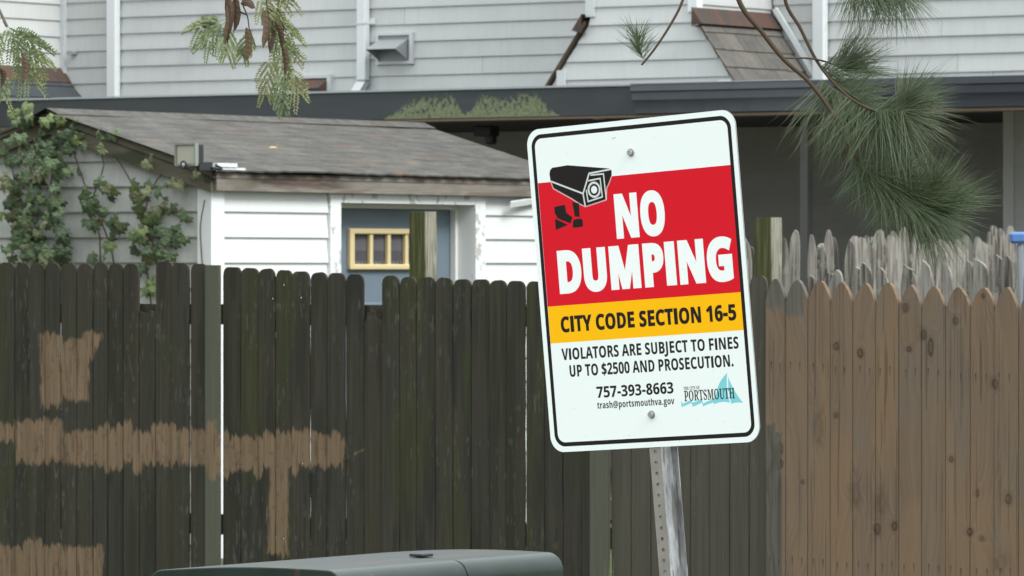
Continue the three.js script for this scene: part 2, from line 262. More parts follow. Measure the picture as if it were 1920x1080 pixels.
  const WX0 = sf(650, RV).t, WX1 = sf(800, RV).t, wd = sf(650, RV).depth, WY0 = high(506, wd), WY1 = high(428, wd), fw = .05, fh = .036;
  const door = part('door', mergeGeometries([box(DL + .005, WX0 + .02, .05, DTOP - .005, RV - .045, RV), box(WX1 - .02, DR - .005, .05, DTOP - .005, RV - .045, RV), box(WX0 + .02, WX1 - .02, WY1 - .02, DTOP - .005, RV - .045, RV), box(WX0 + .02, WX1 - .02, .05, WY0 + .02, RV - .045, RV)]), blue, shed);
  const cream = std({ color: rgb(.55, .45, .245), roughness: .5 });
  part('window_frame', mergeGeometries([rbox(WX1 - WX0, fh, .035, .01, (WX0 + WX1) / 2, WY1 - fh / 2, RV + .014), rbox(WX1 - WX0, fh, .035, .01, (WX0 + WX1) / 2, WY0 + fh / 2, RV + .014), rbox(fw, WY1 - WY0 - .02, .034, .01, WX0 + fw / 2, (WY0 + WY1) / 2, RV + .014), rbox(fw, WY1 - WY0 - .02, .034, .01, WX1 - fw / 2, (WY0 + WY1) / 2, RV + .014)]), cream, door);
  const glass = std({ map: paintTexture(64, 128, (u, v) => { const k = v > .42 + .05 * fbm(u * 4, 0, 3) ? 1 : .66, d = v < .12 && vn(u * 22, v * 44, 5) > .6 ? .16 : 0; return [.1 * k + d, .096 * k + d, .108 * k + d]; }, false), roughness: .22 });
  const in0 = WX0 + fw, in1 = WX1 - fw, cell = (in1 - in0) / 4;
  for (let k = 0; k < 4; k++) {
    const a = in0 + cell * k, g = new THREE.BoxGeometry(cell, WY1 - WY0 - 2 * fh + .01, .006); g.translate(a + cell / 2, (WY0 + WY1) / 2, RV - .012); part('pane', g, glass, door);
    if (k) part('muntin', rbox(.034, WY1 - WY0 - 2 * fh + .02, .03, .008, a, (WY0 + WY1) / 2, RV + .006), cream, door);
  }
  for (const [x0, x1] of [[DL + .14, (DL + DR) / 2 - .06], [(DL + DR) / 2 + .06, DR - .14]]) part('raised_panel', rbox(x1 - x0, .95, .03, .012, (x0 + x1) / 2, 1.05, RV + .005), blue, door);
  { const g = new THREE.SphereGeometry(.03, 12, 8); g.translate(DR - .1, 1.0, RV + .06); part('handle', g, M.greymetal, door); }
  // roof: courses of shingles on the street slope
  const grit = paintTexture(1024, 512, (u, v) => {
    const g = vn(u * 500, v * 250, 2), s = fbm(u * 20, v * 30, 6, 3), b = fbm(u * 5, v * 6, 7, 3), needle = ss(.69, .74, fbm(u * 26, v * 95, 13, 2)) * ss(.45, .6, fbm(u * 9, v * 9, 15, 2));
    const row = Math.floor(v * 16), tab = hash(Math.floor(u * 26 + (row % 2) * .5 + hash(row, 1, 3)), row, 41), k = (.55 + .45 * g + .4 * s) * (.86 + .28 * tab) * (.85 + .3 * fbm(u * 60, v * 60, 33, 3)); return mix(mix([.07 * k, .069 * k, .065 * k], [.086 * k, .082 * k, .074 * k], b), [.14, .085, .052], needle * .5); });
  const rm = std({ map: grit, roughness: 1 });
  const roof = part('roof', solid([[[-.07, RIDGE - .02, RZ], [LEN + .05, RIDGE - .02, RZ], [LEN + .05, EAVE - .02, RZ * 2 - EZ], [-.07, EAVE - .02, RZ * 2 - EZ]], [[-.07, RIDGE - .05, RZ], [-.07, EAVE - .05, EZ], [LEN + .05, EAVE - .05, EZ], [LEN + .05, RIDGE - .05, RZ]], [[-.07, RIDGE - .05, RZ], [LEN + .05, RIDGE - .05, RZ], [LEN + .05, EAVE - .05, RZ * 2 - EZ], [-.07, EAVE - .05, RZ * 2 - EZ]]]), rm, shed);
  const SL = Math.hypot(EZ - RZ, RIDGE - EAVE), n = 11, dz = (EZ - RZ) / SL, dy = (EAVE - RIDGE) / SL, seg = 70;
  for (let k = 0; k < n; k++) {
    const v = [], uv = [], idx = [], t0 = k * SL / n - .03, te = (k + 1) * SL / n;
    for (let i = 0; i <= seg; i++) {
      const x = -.09 + (LEN + .16) * i / seg, wav = (fbm(x * 1.3, .5, 77, 2) - .5) * .04, jag = (hash(i, k, 5) - .5) * .008 + (fbm(x * 4, k * 3, 9, 2) - .5) * .012, t1 = te + jag + (Math.floor(x * 6.5 + k * .5) !== Math.floor((x + .06) * 6.5 + k * .5) ? -.01 : 0) + (k === n - 1 ? .03 : 0);
      const lift = .0032 + .002 * fbm(x * 6, k * 7, 21, 2);
      const at = (t, l) => [x, RIDGE + dy * t + dz * l + wav * .5, RZ + dz * t - dy * l];
      v.push(...at(Math.max(0, t0), .003), ...at(t1, lift), ...at(t1, -.006));
      for (const t of [t0, t1, t1 + .01]) uv.push(x / 4, t / 2 + k * .013);
      if (i) { const a = (i - 1) * 3, b = i * 3; idx.push(a, a + 1, b + 1, a, b + 1, b, a + 1, a + 2, b + 2, a + 1, b + 2, b + 1); }
    }
    const g = new THREE.BufferGeometry(); g.setAttribute('position', new THREE.Float32BufferAttribute(v, 3)); g.setAttribute('uv', new THREE.Float32BufferAttribute(uv, 2)); g.setIndex(idx);
    const f = g.toNonIndexed(); f.computeVertexNormals(); part('shingle_course', f, rm, roof);
  }
  part('ridge_cap', solid([[[-.09, RIDGE + .02, RZ], [-.09, RIDGE - .019, RZ + .1], [LEN + .07, RIDGE - .019, RZ + .1], [LEN + .07, RIDGE + .02, RZ]], [[-.09, RIDGE + .02, RZ], [LEN + .07, RIDGE + .02, RZ], [LEN + .07, RIDGE - .03, RZ - .12], [-.09, RIDGE - .03, RZ - .12]]]), rm, roof);
  const wood = weathered([.23, .21, .185], [.15, .13, .11], [.055, .038, .032], 50), green = weathered([.085, .08, .056], [.13, .12, .09], [.05, .052, .032], 57);
  const stained = paintTexture(2048, 96, (u, v) => { const x = u * 3.9, g = fbm(x * 5, v * 9, 50, 4), f = fbm(x * 40, v * 26, 54, 2); let c = mix([.215, .2, .178], [.125, .11, .092], clamp(g * .8 + f * .4 - .2)); const soak = ss(.2, .38, x) * ss(1.5, 1.05, x) * ss(.02, .42, v + .7 * (fbm(x * 4, v * 3, 58, 3) - .5)); c = mix(c, [.04, .028, .024], soak * .92); const low = ss(.6, .74, fbm(x * 2.2, v * 2.5, 63, 3)); c = mix(c, [.11, .082, .068], low * .6); return mix(c, [.12, .125, .085], ss(.6, .75, fbm(x * 6, v * 3, 66, 3)) * .5); }, false);
  const fas = box(-.04, LEN + .03, EAVE - .125, EAVE - .018, EZ - .03, EZ - .004); { const uv = fas.attributes.uv; for (let i = 0; i < uv.count; i++) uv.setXY(i, (uv.getX(i) + .04) / 3.9, (uv.getY(i) - EAVE + .125) / .107); }
  part('fascia_board', fas, std({ map: stained }), shed, { label: 'weathered board under the eave with dark stains' });
  part('soffit', box(.0, LEN, EAVE - .1, EAVE - .085, .022, EZ - .031), std({ color: rgb(.4, .4, .38) }), shed);
  for (const s of [1, -1]) { const z1 = s > 0 ? EZ - .032 : RZ * 2 - EZ; const g = solid([[[-.06, RIDGE - .002, RZ], [-.06, RIDGE - .14, RZ], [-.06, EAVE - .135, z1], [-.06, EAVE - .002, z1]], [[-.035, RIDGE - .002, RZ], [-.035, EAVE - .002, z1], [-.035, EAVE - .135, z1], [-.035, RIDGE - .14, RZ]], [[-.06, RIDGE - .14, RZ], [-.035, RIDGE - .14, RZ], [-.035, EAVE - .135, z1], [-.06, EAVE - .135, z1]], [[-.06, EAVE - .002, z1], [-.06, EAVE - .135, z1], [-.035, EAVE - .135, z1], [-.035, EAVE - .002, z1]]]);
    const uv = g.attributes.uv; for (let i = 0; i < uv.count; i++) uv.setXY(i, uv.getX(i) * .5, uv.getY(i) * 4); part('rake_board', g, std({ map: green }), shed); }
  { const p = sf(968, .03); part('loose_trim_strip', rbox(.5, .045, .012, .004), M.white, shed, { pos: [p.t + .1, high(378, p.depth), .06], rot: [.3, .12, .055] }); }
  { const p = sf(421, EZ); part('flashing_scrap', mergeGeometries([box(p.t - .09, p.t + .1, high(313, p.depth), high(306, p.depth), EZ - .03, EZ + .02), box(p.t - .1, p.t + .19, high(319, p.depth), high(314, p.depth) - .001, EZ - .04, EZ + .012)]), M.white, shed); }
}
{ // flood light clamped at the corner of the shed roof
  const d = 30.75, c = P(350, 290, d), t = thing('flood_light', 'square flood light clamped to the shed roof corner, pale lens, black housing', 'flood light', [c.x, c.y, c.z], -.72); t.scale.setScalar(1.15);
  part('housing', rbox(.15, .115, .05, .012, 0, 0, -.03), M.black, t);
  part('lens', rbox(.135, .1, .012, .004, 0, 0, 0), std({ color: rgb(.4, .39, .31), roughness: .3 }), t);
  part('bezel', mergeGeometries([box(-.075, .075, .05, .058, -.01, .014), box(-.075, .075, -.058, -.05, -.01, .014), box(-.076, -.068, -.05, .05, -.01, .014), box(.068, .076, -.05, .05, -.01, .014)]), std({ color: rgb(.2, .22, .2), roughness: .5 }), t);
  { const g = new THREE.TorusGeometry(.017, .006, 8, 18); g.translate(-.0, -.052, .022); part('sensor_ring', g, M.black, t); const s = new THREE.SphereGeometry(.014, 12, 8); s.translate(0, -.052, .016); part('sensor', s, std({ color: rgb(.5, .52, .52), roughness: .2 }), t); }
  part('bracket', mergeGeometries([rbox(.03, .05, .1, .006, .06, -.06, -.07), tube([[.06, -.06, -.1], [.12, -.075, -.12], [.2, -.07, -.05], [.26, -.06, .05]], .007, .007, 14, 6)].map((g) => { const q = g.index ? g.toNonIndexed() : g; q.deleteAttribute('uv'); return q; })), M.black, t);
}
{ // creeper on the gable wall
  const v = thing('creeper_vine', 'leafy creeper climbing the gable wall of the white shed', 'vine', [SX, 0, -SD], ST), r = rng(77);
  const cols = [[.07, .115, .048], [.095, .14, .058], [.052, .088, .04], [.13, .175, .055], [.125, .14, .066], [.08, .125, .058]];
  const mats = cols.map((c) => new THREE.MeshPhysicalMaterial({ color: rgb(...c), roughness: .75, transmission: .25, thickness: 0, side: THREE.DoubleSide }));
  const leafGeo = (L, W, bend) => { // five leaflets fanned from a stalk
    const pos = []; for (let k = -2; k <= 2; k++) { const a = k * .72, l = L * (1 - Math.abs(k) * .14), w = W * (1 - Math.abs(k) * .1), ca = Math.cos(a), sa = Math.sin(a);
      const q = (t, s, z) => [sa * t + ca * s, -(ca * t - sa * s), z]; const a0 = q(0, 0, 0), m1 = q(l * .6, -w, bend * .3), m2 = q(l * .6, w, bend * .3), tip = q(l, 0, -bend), mid = q(l * .5, 0, bend * .8);
      for (const tr of [[a0, m1, mid], [a0, mid, m2], [m1, tip, mid], [mid, tip, m2]]) for (const p of tr) pos.push(...p); }
    const g = new THREE.BufferGeometry(); g.setAttribute('position', new THREE.Float32BufferAttribute(pos, 3)); g.computeVertexNormals(); g.setAttribute('uv', new THREE.Float32BufferAttribute(new Float32Array(pos.length / 3 * 2), 2)); return g; };
  const geos = [leafGeo(.095, .024, .014), leafGeo(.08, .023, .018), leafGeo(.112, .027, .012)];
  const stemMat = std({ color: rgb(.085, .055, .042) }), rest = [];
  const put = (px, py, off, size, tint) => {
    const s = sg(px, -off), e = [(r() - .5) * 1.1, -Math.PI / 2 + (r() - .5) * 1.3, (r() - .5) * 2.2], k = size * (.6 + r() * .45);
    const y = high(py, s.depth); if (y < .1) return;
    const mi = tint ?? [0, 1, 1, 5, 3, 2, 4][Math.floor(r() * 7)];
    if (v.children.length < 300) { const m = part('leaf', geos[Math.floor(r() * 3)], mats[mi], v, { pos: [-off, y, s.t], rot: e }); m.rotation.order = 'YXZ'; m.scale.setScalar(k); }
    else { const g = geos[Math.floor(r() * 3)].clone(); g.applyMatrix4(new THREE.Matrix4().compose(new THREE.Vector3(-off, y, s.t), new THREE.Quaternion().setFromEuler(new THREE.Euler(...e, 'YXZ')), new THREE.Vector3(k, k, k))); rest.push(g); }
  };
  const stems = [[[60, 1040], [62, 800], [75, 520], [70, 400], [58, 300], [75, 225]], [[110, 1040], [104, 700], [112, 480], [92, 380], [98, 300], [60, 240]], [[40, 1040], [30, 700], [20, 500], [35, 400], [22, 310]], [[215, 1040], [212, 700], [213, 490], [192, 420], [175, 375], [195, 300], [150, 255]], [[200, 1040], [190, 560], [188, 480], [186, 440], [160, 350], [130, 262]], [[275, 1040], [285, 600], [275, 500], [268, 430], [276, 380], [300, 330], [350, 300]], [[390, 1040], [384, 560], [378, 480], [376, 420], [384, 375]], [[270, 900], [300, 560], [290, 470], [250, 350], [215, 290]]];
  for (const s of stems) part('stem', tube(s.map(([x, y]) => { const q = sg(x, -.05); return [-.05, Math.max(0, high(y, q.depth)), q.t]; }), .008, .004, 40, 5), stemMat, v);
  const clump = (n, px, py, sx, sy, off, size, tint) => { for (let k = 0; k < n; k++) { const a = r() + r() + r() - 1.5, b = r() + r() + r() - 1.5; put(px + a * sx, py + b * sy, .04 + r() * off, size, tint); } };
  clump(44, 62, 290, 62, 60, .14, .95); clump(52, 55, 380, 58, 80, .14, .95); clump(32, 50, 460, 58, 45, .12, .9); clump(16, 112, 420, 18, 80, .08, .9, 2); clump(10, 105, 300, 24, 40, .1, 1.05);
  clump(14, 150, 262, 75, 24, .12, .8); clump(11, 172, 345, 44, 46, .1, .9); clump(15, 200, 415, 36, 62, .08, .9); clump(4, 180, 485, 20, 10, .06, 1);
  clump(20, 272, 385, 46, 66, .09, .85); clump(14, 272, 465, 34, 34, .08, .9); clump(8, 320, 445, 34, 36, .06, .9); clump(10, 300, 325, 66, 30, .1, .7, 4); clump(5, 340, 395, 26, 20, .06, .8); clump(5, 278, 520, 8, 24, .05, .9, 3);
  clump(6, 45, 205, 26, 10, .1, 1, 3); clump(7, 120, 225, 40, 8, .1, .7); clump(4, 322, 370, 30, 30, .05, .7, 4);
  for (const [x, y] of [[60, 640], [50, 800], [100, 700], [205, 700], [275, 680], [80, 940], [200, 900], [30, 720]]) clump(9, x, y, 40, 70, .12, 1);
  if (rest.length) part('leaves', mergeGeometries(rest), mats[0], v, { kind: 'stuff' });
}
{ const d = 31.5, c = P(512, 279, d); const t = thing('fallen_leaf', 'curled tan fallen leaf lying on the shed roof shingles', 'leaf', [c.x, c.y, c.z], .4);
  const g = new THREE.SphereGeometry(.03, 8, 5, 0, Math.PI * 2, 0, 1.2); g.scale(1, .5, .6); part('blade', g, std({ color: rgb(.42, .3, .14), side: THREE.DoubleSide }), t); part('stalk', tube([[.02, .012, 0], [.04, .02, .01], [.06, .015, .02]], .002, .0015, 6, 4), std({ color: rgb(.3, .2, .1) }), t); }

// ------------------------------------------------------------ dark dog-eared fence and brown pointed fence
const FD = 20.8, fx = (px, z = 0) => meet(px, NX * z, -FD + NZ * z, UX, UZ), fpx = (t) => 960 + F * UX * t / (FD - UZ * t), fdep = (t) => FD - UZ * t;
const T0 = -2.75, T1 = 1.3, HH = 1.85;
const darkPickets = [];                                       // [px0, px1, top row]
{
  const r = rng(9);
  let x = -150; while (x < -1) { darkPickets.push([x, x + 28, 490 + r() * 4]); x += 29; }
  [[-2, 27], [28, 56], [57, 85], [86.5, 113], [115, 143], [144.5, 173], [175, 201], [203, 230], [231.5, 259.5]].forEach(([a, b], i) => darkPickets.push([a, b, 491 + (i % 3) * 1.2 + r() * 2]));
  darkPickets.push([261, 290.5, 586, 'cut']);
  [[292, 323], [324.5, 355], [357, 387]].forEach(([a, b], i) => darkPickets.push([a, b, 490 + i * 2]));
  [[417.8, 451], [452.5, 484.5], [486, 516], [517.5, 547.5], [549, 581.5], [583, 613], [615, 647.5], [649.5, 681]].forEach(([a, b], i) => darkPickets.push([a, b, 498.5 + i * 2 + r() * 1.5]));
  darkPickets.push([682.5, 716.5, 596, 'broken']);
  [[718, 749], [750, 780], [781, 815.5], [817, 848.5], [850, 882.5], [884, 917], [918.5, 950], [952, 985], [987, 1020]].forEach(([a, b], i) => darkPickets.push([a, b, 516 + i * 1.3 + r() * 1.5]));
  x = 1021.5; while (x < 1105) { darkPickets.push([x, x + 33.2, 527 + r() * 2]); x += 34.8; }
  x = 1147; while (x < 1400) { darkPickets.push([x, x + 35.5, 522 + r() * 2, 'grey']); x += 36.9; }
  darkPickets.push([1406, 1437.5, 517, 'grey']);
}
{
  const edges = darkPickets.map((p) => p[0]);
  const warp = (px) => px / 19 + 1.1 * Math.sin(px / 41) + .5 * Math.sin(px / 17.3 + 1), strokeTop = (px, s) => hash(Math.floor(warp(px)), 0, s), frac = (px) => { const q = warp(px); return q - Math.floor(q); };
  const inPatch = (px, py) => {                               // how far (px) inside the brown paint: ragged brush strokes with round ends
    const w = (fbm(px / 6, py / 14, 91, 3) - .5) * 11, e = frac(px), rd = 11 * Math.pow(Math.abs(e - .5) * 2, 3);
    const band = (x0, x1, y0, y1, s, ja, jb) => Math.min(px - x0 - w * .7, x1 + w * .7 - px, py - y0 - (strokeTop(px, s) - .5) * ja - rd * .7 - w, y1 + (strokeTop(px, s + 1) - .5) * jb - rd + w - py);
    return Math.max(band(78, 166, 628, 758, 1, 20, 22), band(156, 192 - (py - 630) * .45, 622, 690, 2, 8, 10), band(-60, 28, 790, 834, 3, 14, 12), band(28, 120, 786, 874, 5, 12, 14), band(120, 410, 797, 880, 7, 22, 22), band(390, 645, 812, 888, 9, 18, 26),
      band(506 - (py - 890) * .03, 542 - (py - 890) * .01, 860, 1044, 13, 2, 6), band(-60, 192, 1018, 1400, 11, 26, 1), 4 - Math.abs(py - 855 + (px - 655) * .45) - Math.max(0, Math.abs(px - 662) - 22) - 8 * fbm(px / 4, py / 4, 5, 2));
  };
  const tex = paintTexture(2048, 1024, (u, v) => {
    const t = T0 + u * (T1 - T0), h = v * HH, px = fpx(t), py = HORIZON + (EYE - h) * F / fdep(t);
    let k = 0; while (k < edges.length - 1 && edges[k + 1] <= px) k++;
    const kind = hash(k, 3, 4), grey = (darkPickets[k] || [])[3] === 'grey';
    const streak = fbm(t * 170, h * 3.2, 10 + k, 4), fine = fbm(t * 520, h * 26, 20, 2), blot = fbm(t * 9, h * 5, 30, 4), damp = fbm(t * 24 + k * 5, h * 2.2, 44, 3);
    let c = mix([.031, .031, .024], [.072, .07, .057], clamp(streak * .75 + fine * .35 - .12));
    c = mix(c, [.026, .028, .024], ss(.5, .72, damp) * .65);
    const moss = clamp((kind > .8 ? .8 : .2) * ss(.36, .6, fbm(t * 13, h * 3, 52, 3)) + .2 * (blot - .4)); c = mix(c, mix([.036, .043, .016], [.062, .072, .028], streak), moss * .7); if (kind < .3) c = [c[0] * 1.06, c[1] * 1.02, c[2] * 1.0]; else if (kind < .5) c = [c[0] * .92, c[1] * .92, c[2] * .91];
    if (grey) c = mix(c, mix([.082, .08, .064], [.125, .118, .098], clamp(streak * 1.1 - .1)), .72);
    const lich = ss(.64, .8, fbm(t * 120, h * 22, 61, 3)) * ss(.46, .66, fbm(t * 6, h * 4, 65, 2)); c = mix(c, [.12, .118, .1], lich * .55); const warm = ss(.5, .7, fbm(t * 30, h * 1.6, 68, 2)); c = mix(c, [c[0] * 1.25, c[1] * 1.08, c[2] * 1.05], warm * .35);
    if ((px > 387.5 && px < 417.5) || (px > 1109 && px < 1146)) c = mix([.085, .09, .066], [.125, .128, .1], clamp(streak * .8 + fine * .3));
    const cov = px > -70 && px < 720 && py > 590 ? ss(-3, 4.5, inPatch(px, py) + (fbm(t * 260, h * 14, 83, 2) - .5) * 12) : 0;
    if (cov > 0) { const b = fbm(t * 120, h * 7, 71, 3), d = fbm(t * 44, h * 40, 75, 3); const pc = mix(mix([.18, .125, .078], [.26, .19, .122], b), [.12, .082, .055], clamp(ss(.56, .8, fbm(t * 90, h * 9, 75, 3)) * .7 + ss(.66, .74, d) * .4)); c = mix(c, pc, cov * (.78 + .2 * ss(.3, .6, streak))); }
    return [c[0] * .69, c[1] * .68, c[2] * .67]; }, false);
  const mat = std({ map: tex, roughness: .95 });
  const fence = thing('picket_fence', 'dark mossy dog eared picket fence with brown painted over patches', 'fence', [0, 0, -FD], TURN);
  const r = rng(21);
  const fit = (g) => { const p = g.attributes.position, uv = new Float32Array(p.count * 2); for (let i = 0; i < p.count; i++) { uv[2 * i] = (p.getX(i) + p.getZ(i) * .2 - T0) / (T1 - T0); uv[2 * i + 1] = p.getY(i) / HH; } g.setAttribute('uv', new THREE.BufferAttribute(uv, 2)); return g; };
  const SLIT = [85, 113, 355, 516, 581, 647, 749, 985];
  function picket(p) {
    const a = fx(p[0]).t, b = fx(p[1]).t, w = b - a, top = high(p[2], fdep(a)), s = new THREE.Shape(), e = .022 + r() * .006, d = .03 + r() * .008, ln = (r() - .5) * .004, foot = .03;
    s.moveTo(a, foot); s.lineTo(b, foot); if (!p[3]) for (let i = 1; i < 14; i++) s.lineTo(b + (r() - .45) * .0048, foot + (top - d - foot) * i / 14);
    if (p[3] === 'cut') { s.lineTo(b, top); s.lineTo(b - w * .3, top + .008); s.lineTo(b - w * .6, top - .004); s.lineTo(a, top + .005); }
    else if (p[3] === 'broken') { s.lineTo(b + .001, top - .01); for (const [u, y] of [[.92, .0], [.85, -.012], [.74, .02], [.66, -.004], [.55, .034], [.47, .008], [.38, .036], [.3, .004], [.2, .022], [.1, -.006]]) s.lineTo(a + w * u, top + y); s.lineTo(a, top - .02); }
    else { s.lineTo(b + ln, top - d); s.quadraticCurveTo(b + ln - .002, top - .006, b + ln - e, top - r() * .003); s.lineTo(a + ln + e, top - r() * .003); s.quadraticCurveTo(a + ln + .002, top - .006, a + ln, top - d); }
    for (const [hx0, hy0] of [[531, 534], [511, 560], [565, 558], [521, 716], [578, 718], [530, 1010], [567, 869]]) if (hx0 > p[0] + 4 && hx0 < p[1] - 4) { const o = new THREE.Path(), c = fx(hx0).t; o.absellipse(c, high(hy0, fdep(c)), .0062, .0055, 0, Math.PI * 2, true); s.holes.push(o); }
    const g = new THREE.ExtrudeGeometry(s, { depth: .011, bevelEnabled: false, curveSegments: 3 }); g.translate(0, 0, -.011); fit(g);
    const m = part('picket', g, mat, fence, p[3] === 'cut' ? { label: 'picket sawn off below the others' } : p[3] === 'broken' ? { label: 'picket broken off with a splintered top' } : {});
    m.position.z = (r() - .5) * .003 + (SLIT.some((x) => Math.abs(x - p[1]) < 6) ? .0055 : 0);
  }
  for (const p of darkPickets) picket(p);
  for (const [a, b, y] of [[389, 415, 497], [1110, 1145, 524]]) { const x0 = fx(a).t, x1 = fx(b).t; part('post', fit(box(x0, x1, 0, high(y, fdep(x0)), .002, .016)), mat, fence, { label: 'greenish flat faced fence post' }); }
  for (const y of [[572, 584], [975, 987]]) for (const [a, b] of [[-150, 1440]]) { const x0 = fx(a).t, x1 = fx(b).t, h = high(y[0], 21.2); part('rail', fit(box(x0, x1, h - .085, h, -.06, -.022)), mat, fence); }
}
{ // pointed pickets
  const edge = [1440]; const w = [38, 41.5, 43, 41.5, 43, 43, 43, 44.5, 46, 46, 45, 46, 46.5, 47, 47, 47.5, 48, 48]; for (const k of w) edge.push(edge[edge.length - 1] + k);
  const A = fx(1436).t, B = fx(edge[edge.length - 1] + 4).t;
  const knots = [[1704, 576, 5, 8], [1575, 648, 5, 7], [1620, 661, 5, 8], [1711, 654, 4, 5], [1798, 600, 5, 7], [1752, 648, 5, 16], [1738, 626, 5, 9], [1873, 718, 6, 9], [1511, 903, 3, 4], [1652, 990, 6, 10], [1684, 985, 5, 8], [1839, 923, 3, 7], [1898, 934, 6, 9], [1825, 996, 5, 7], [1848, 1009, 4, 4], [1884, 1053, 8, 14], [1472, 840, 3, 9], [1472, 868, 3, 7], [1574, 778, 4, 5], [1612, 922, 8, 20], [1541, 800, 7, 26], [1790, 860, 4, 5], [1660, 940, 7, 18], [1850, 554, 3, 5]];
  const tex = paintTexture(1536, 1536, (u, v) => {
    const t = A + u * (B - A), h = v * HH, px = fpx(t), py = HORIZON + (EYE - h) * F / fdep(t);
    let k = 0; while (k < edge.length - 2 && edge[k + 1] <= px) k++;
    let s = t * 60 + (fbm(t * 5 + k * 9, h * 2.4, 5 + k, 3) - .5) * 9, dark = 0, ring = 0;
    for (const [x, y, a, b] of knots) { const ex = (px - x) / a, ey = (py - y) / b, q = ex * ex + ey * ey; if (q < 60) { s += 2.6 * Math.sign(ex || 1) * Math.exp(-q * .22); const rim = Math.exp(-Math.pow((Math.sqrt(q) - .85 - .15 * ey) / .28, 2)); dark = Math.max(dark, rim * (a > 6 ? .22 : .62 + .25 * hash(x, y, 1)), ss(1, .3, q) * (a > 6 ? .1 : .4)); ring = Math.max(ring, ss(6, 1, q) * .35); } }
    const g = vn(s * 2.2, h * 1.2, 8 + k), g2 = fbm(s * 7, h * 3.5, 12, 2), big = fbm(t * 3.2 + k * 4, h * 1.5, 15, 3), patch = fbm(t * 7 + k * 3, h * 4, 19, 3), tone = hash(k, 7, 3);
    let c = mix([.155, .112, .08], [.275, .2, .137], clamp(.16 + .46 * g + .34 * g2));
    c = mix(c, mix([.2, .18, .145], [.17, .165, .145], g2), clamp(ss(.52, .74, patch) * .3 + tone * .1));
    c = mix(c, [.29, .19, .105], ss(.56, .72, big) * .4);
    if (px < 1513) { const lim = (k ? 592 : 578) + (fbm(px / 9, py / 12, 3, 3) - .5) * 40; c = mix(c, mix([.115, .118, .105], [.16, .155, .14], g), ss(lim + 10, lim - 10, py) * .85); }
    if (px < 1472) { const lim = 795 + (px > 1460 ? 18 : 0) + (fbm(px / 6, 1, 4, 2) - .5) * 14; if (py > lim) c = mix(c, mix([.085, .088, .07], [.135, .135, .118], g), .85); }
    for (const [nx, ny] of [[.3, 682], [.72, 682], [.3, 1048], [.72, 1048]]) { const x = edge[k] + (edge[k + 1] - edge[k]) * nx + (hash(k, ny, 2) - .5) * 6, y = ny + (px - 1489) * .05 + (hash(k, nx * 10, 6) - .5) * 6, d = py - y; if (Math.abs(px - x) < 1.1 && d > -2 && d < 13 + hash(k, 5, nx * 20) * 10) c = mix(c, [.04, .035, .032], clamp(1 - d / 20) * .75); }
    c = mix(c, [.085, .055, .04], ring * vn(s * 5, 1, 3)); c = mix(c, [.055, .033, .026], dark); const ck = ss(.735, .76, fbm(t * 190 + k * 7, h * 2.2, 27, 2)); c = mix(c, [.06, .045, .036], ck * .5); return [c[0] * .64, c[1] * .63, c[2] * .625]; }, false);
  const mat = std({ map: tex, roughness: .9 });
  const fence = thing('picket_fence', 'brown pointed picket fence with knots beside the dark fence', 'fence', [0, 0, -FD], TURN), r = rng(33);
  const fit = (g) => { const p = g.attributes.position, uv = new Float32Array(p.count * 2); for (let i = 0; i < p.count; i++) { uv[2 * i] = (p.getX(i) + p.getZ(i) * .2 - A) / (B - A); uv[2 * i + 1] = p.getY(i) / HH; } g.setAttribute('uv', new THREE.BufferAttribute(uv, 2)); return g; };
  for (let k = 0; k < edge.length - 1; k++) {
    const a = fx(edge[k] + .6).t, b = fx(edge[k + 1] - .7).t, c = (a + b) / 2, top = high(520 + (edge[k] - 1440) * .04 + r() * 5, fdep(a)), s = new THREE.Shape(), sh = top - .088 - r() * .006;
    s.moveTo(a, .03); s.lineTo(b, .03); s.lineTo(b, sh); s.quadraticCurveTo(b - .008 - r() * .008, top - .034 + r() * .012, c + .004 + r() * .006, top); s.lineTo(c - .004 - r() * .006, top - r() * .004); s.quadraticCurveTo(a + .008 + r() * .008, top - .034 + r() * .012, a, sh + (r() - .5) * .012);
    const g = new THREE.ExtrudeGeometry(s, { depth: .021, bevelEnabled: false, curveSegments: 5 }); g.translate(0, 0, -.021 + .02); fit(g); const m = part('picket', g, mat, fence); m.position.z = (r() - .5) * .005;
  }
  for (const y of [690, 1056]) { const x0 = fx(1440).t, x1 = fx(edge[edge.length - 1]).t, h = high(y, 19.9); part('rail', fit(box(x0, x1, h - .045, h + .045, -.045, -.006)), mat, fence); }
}
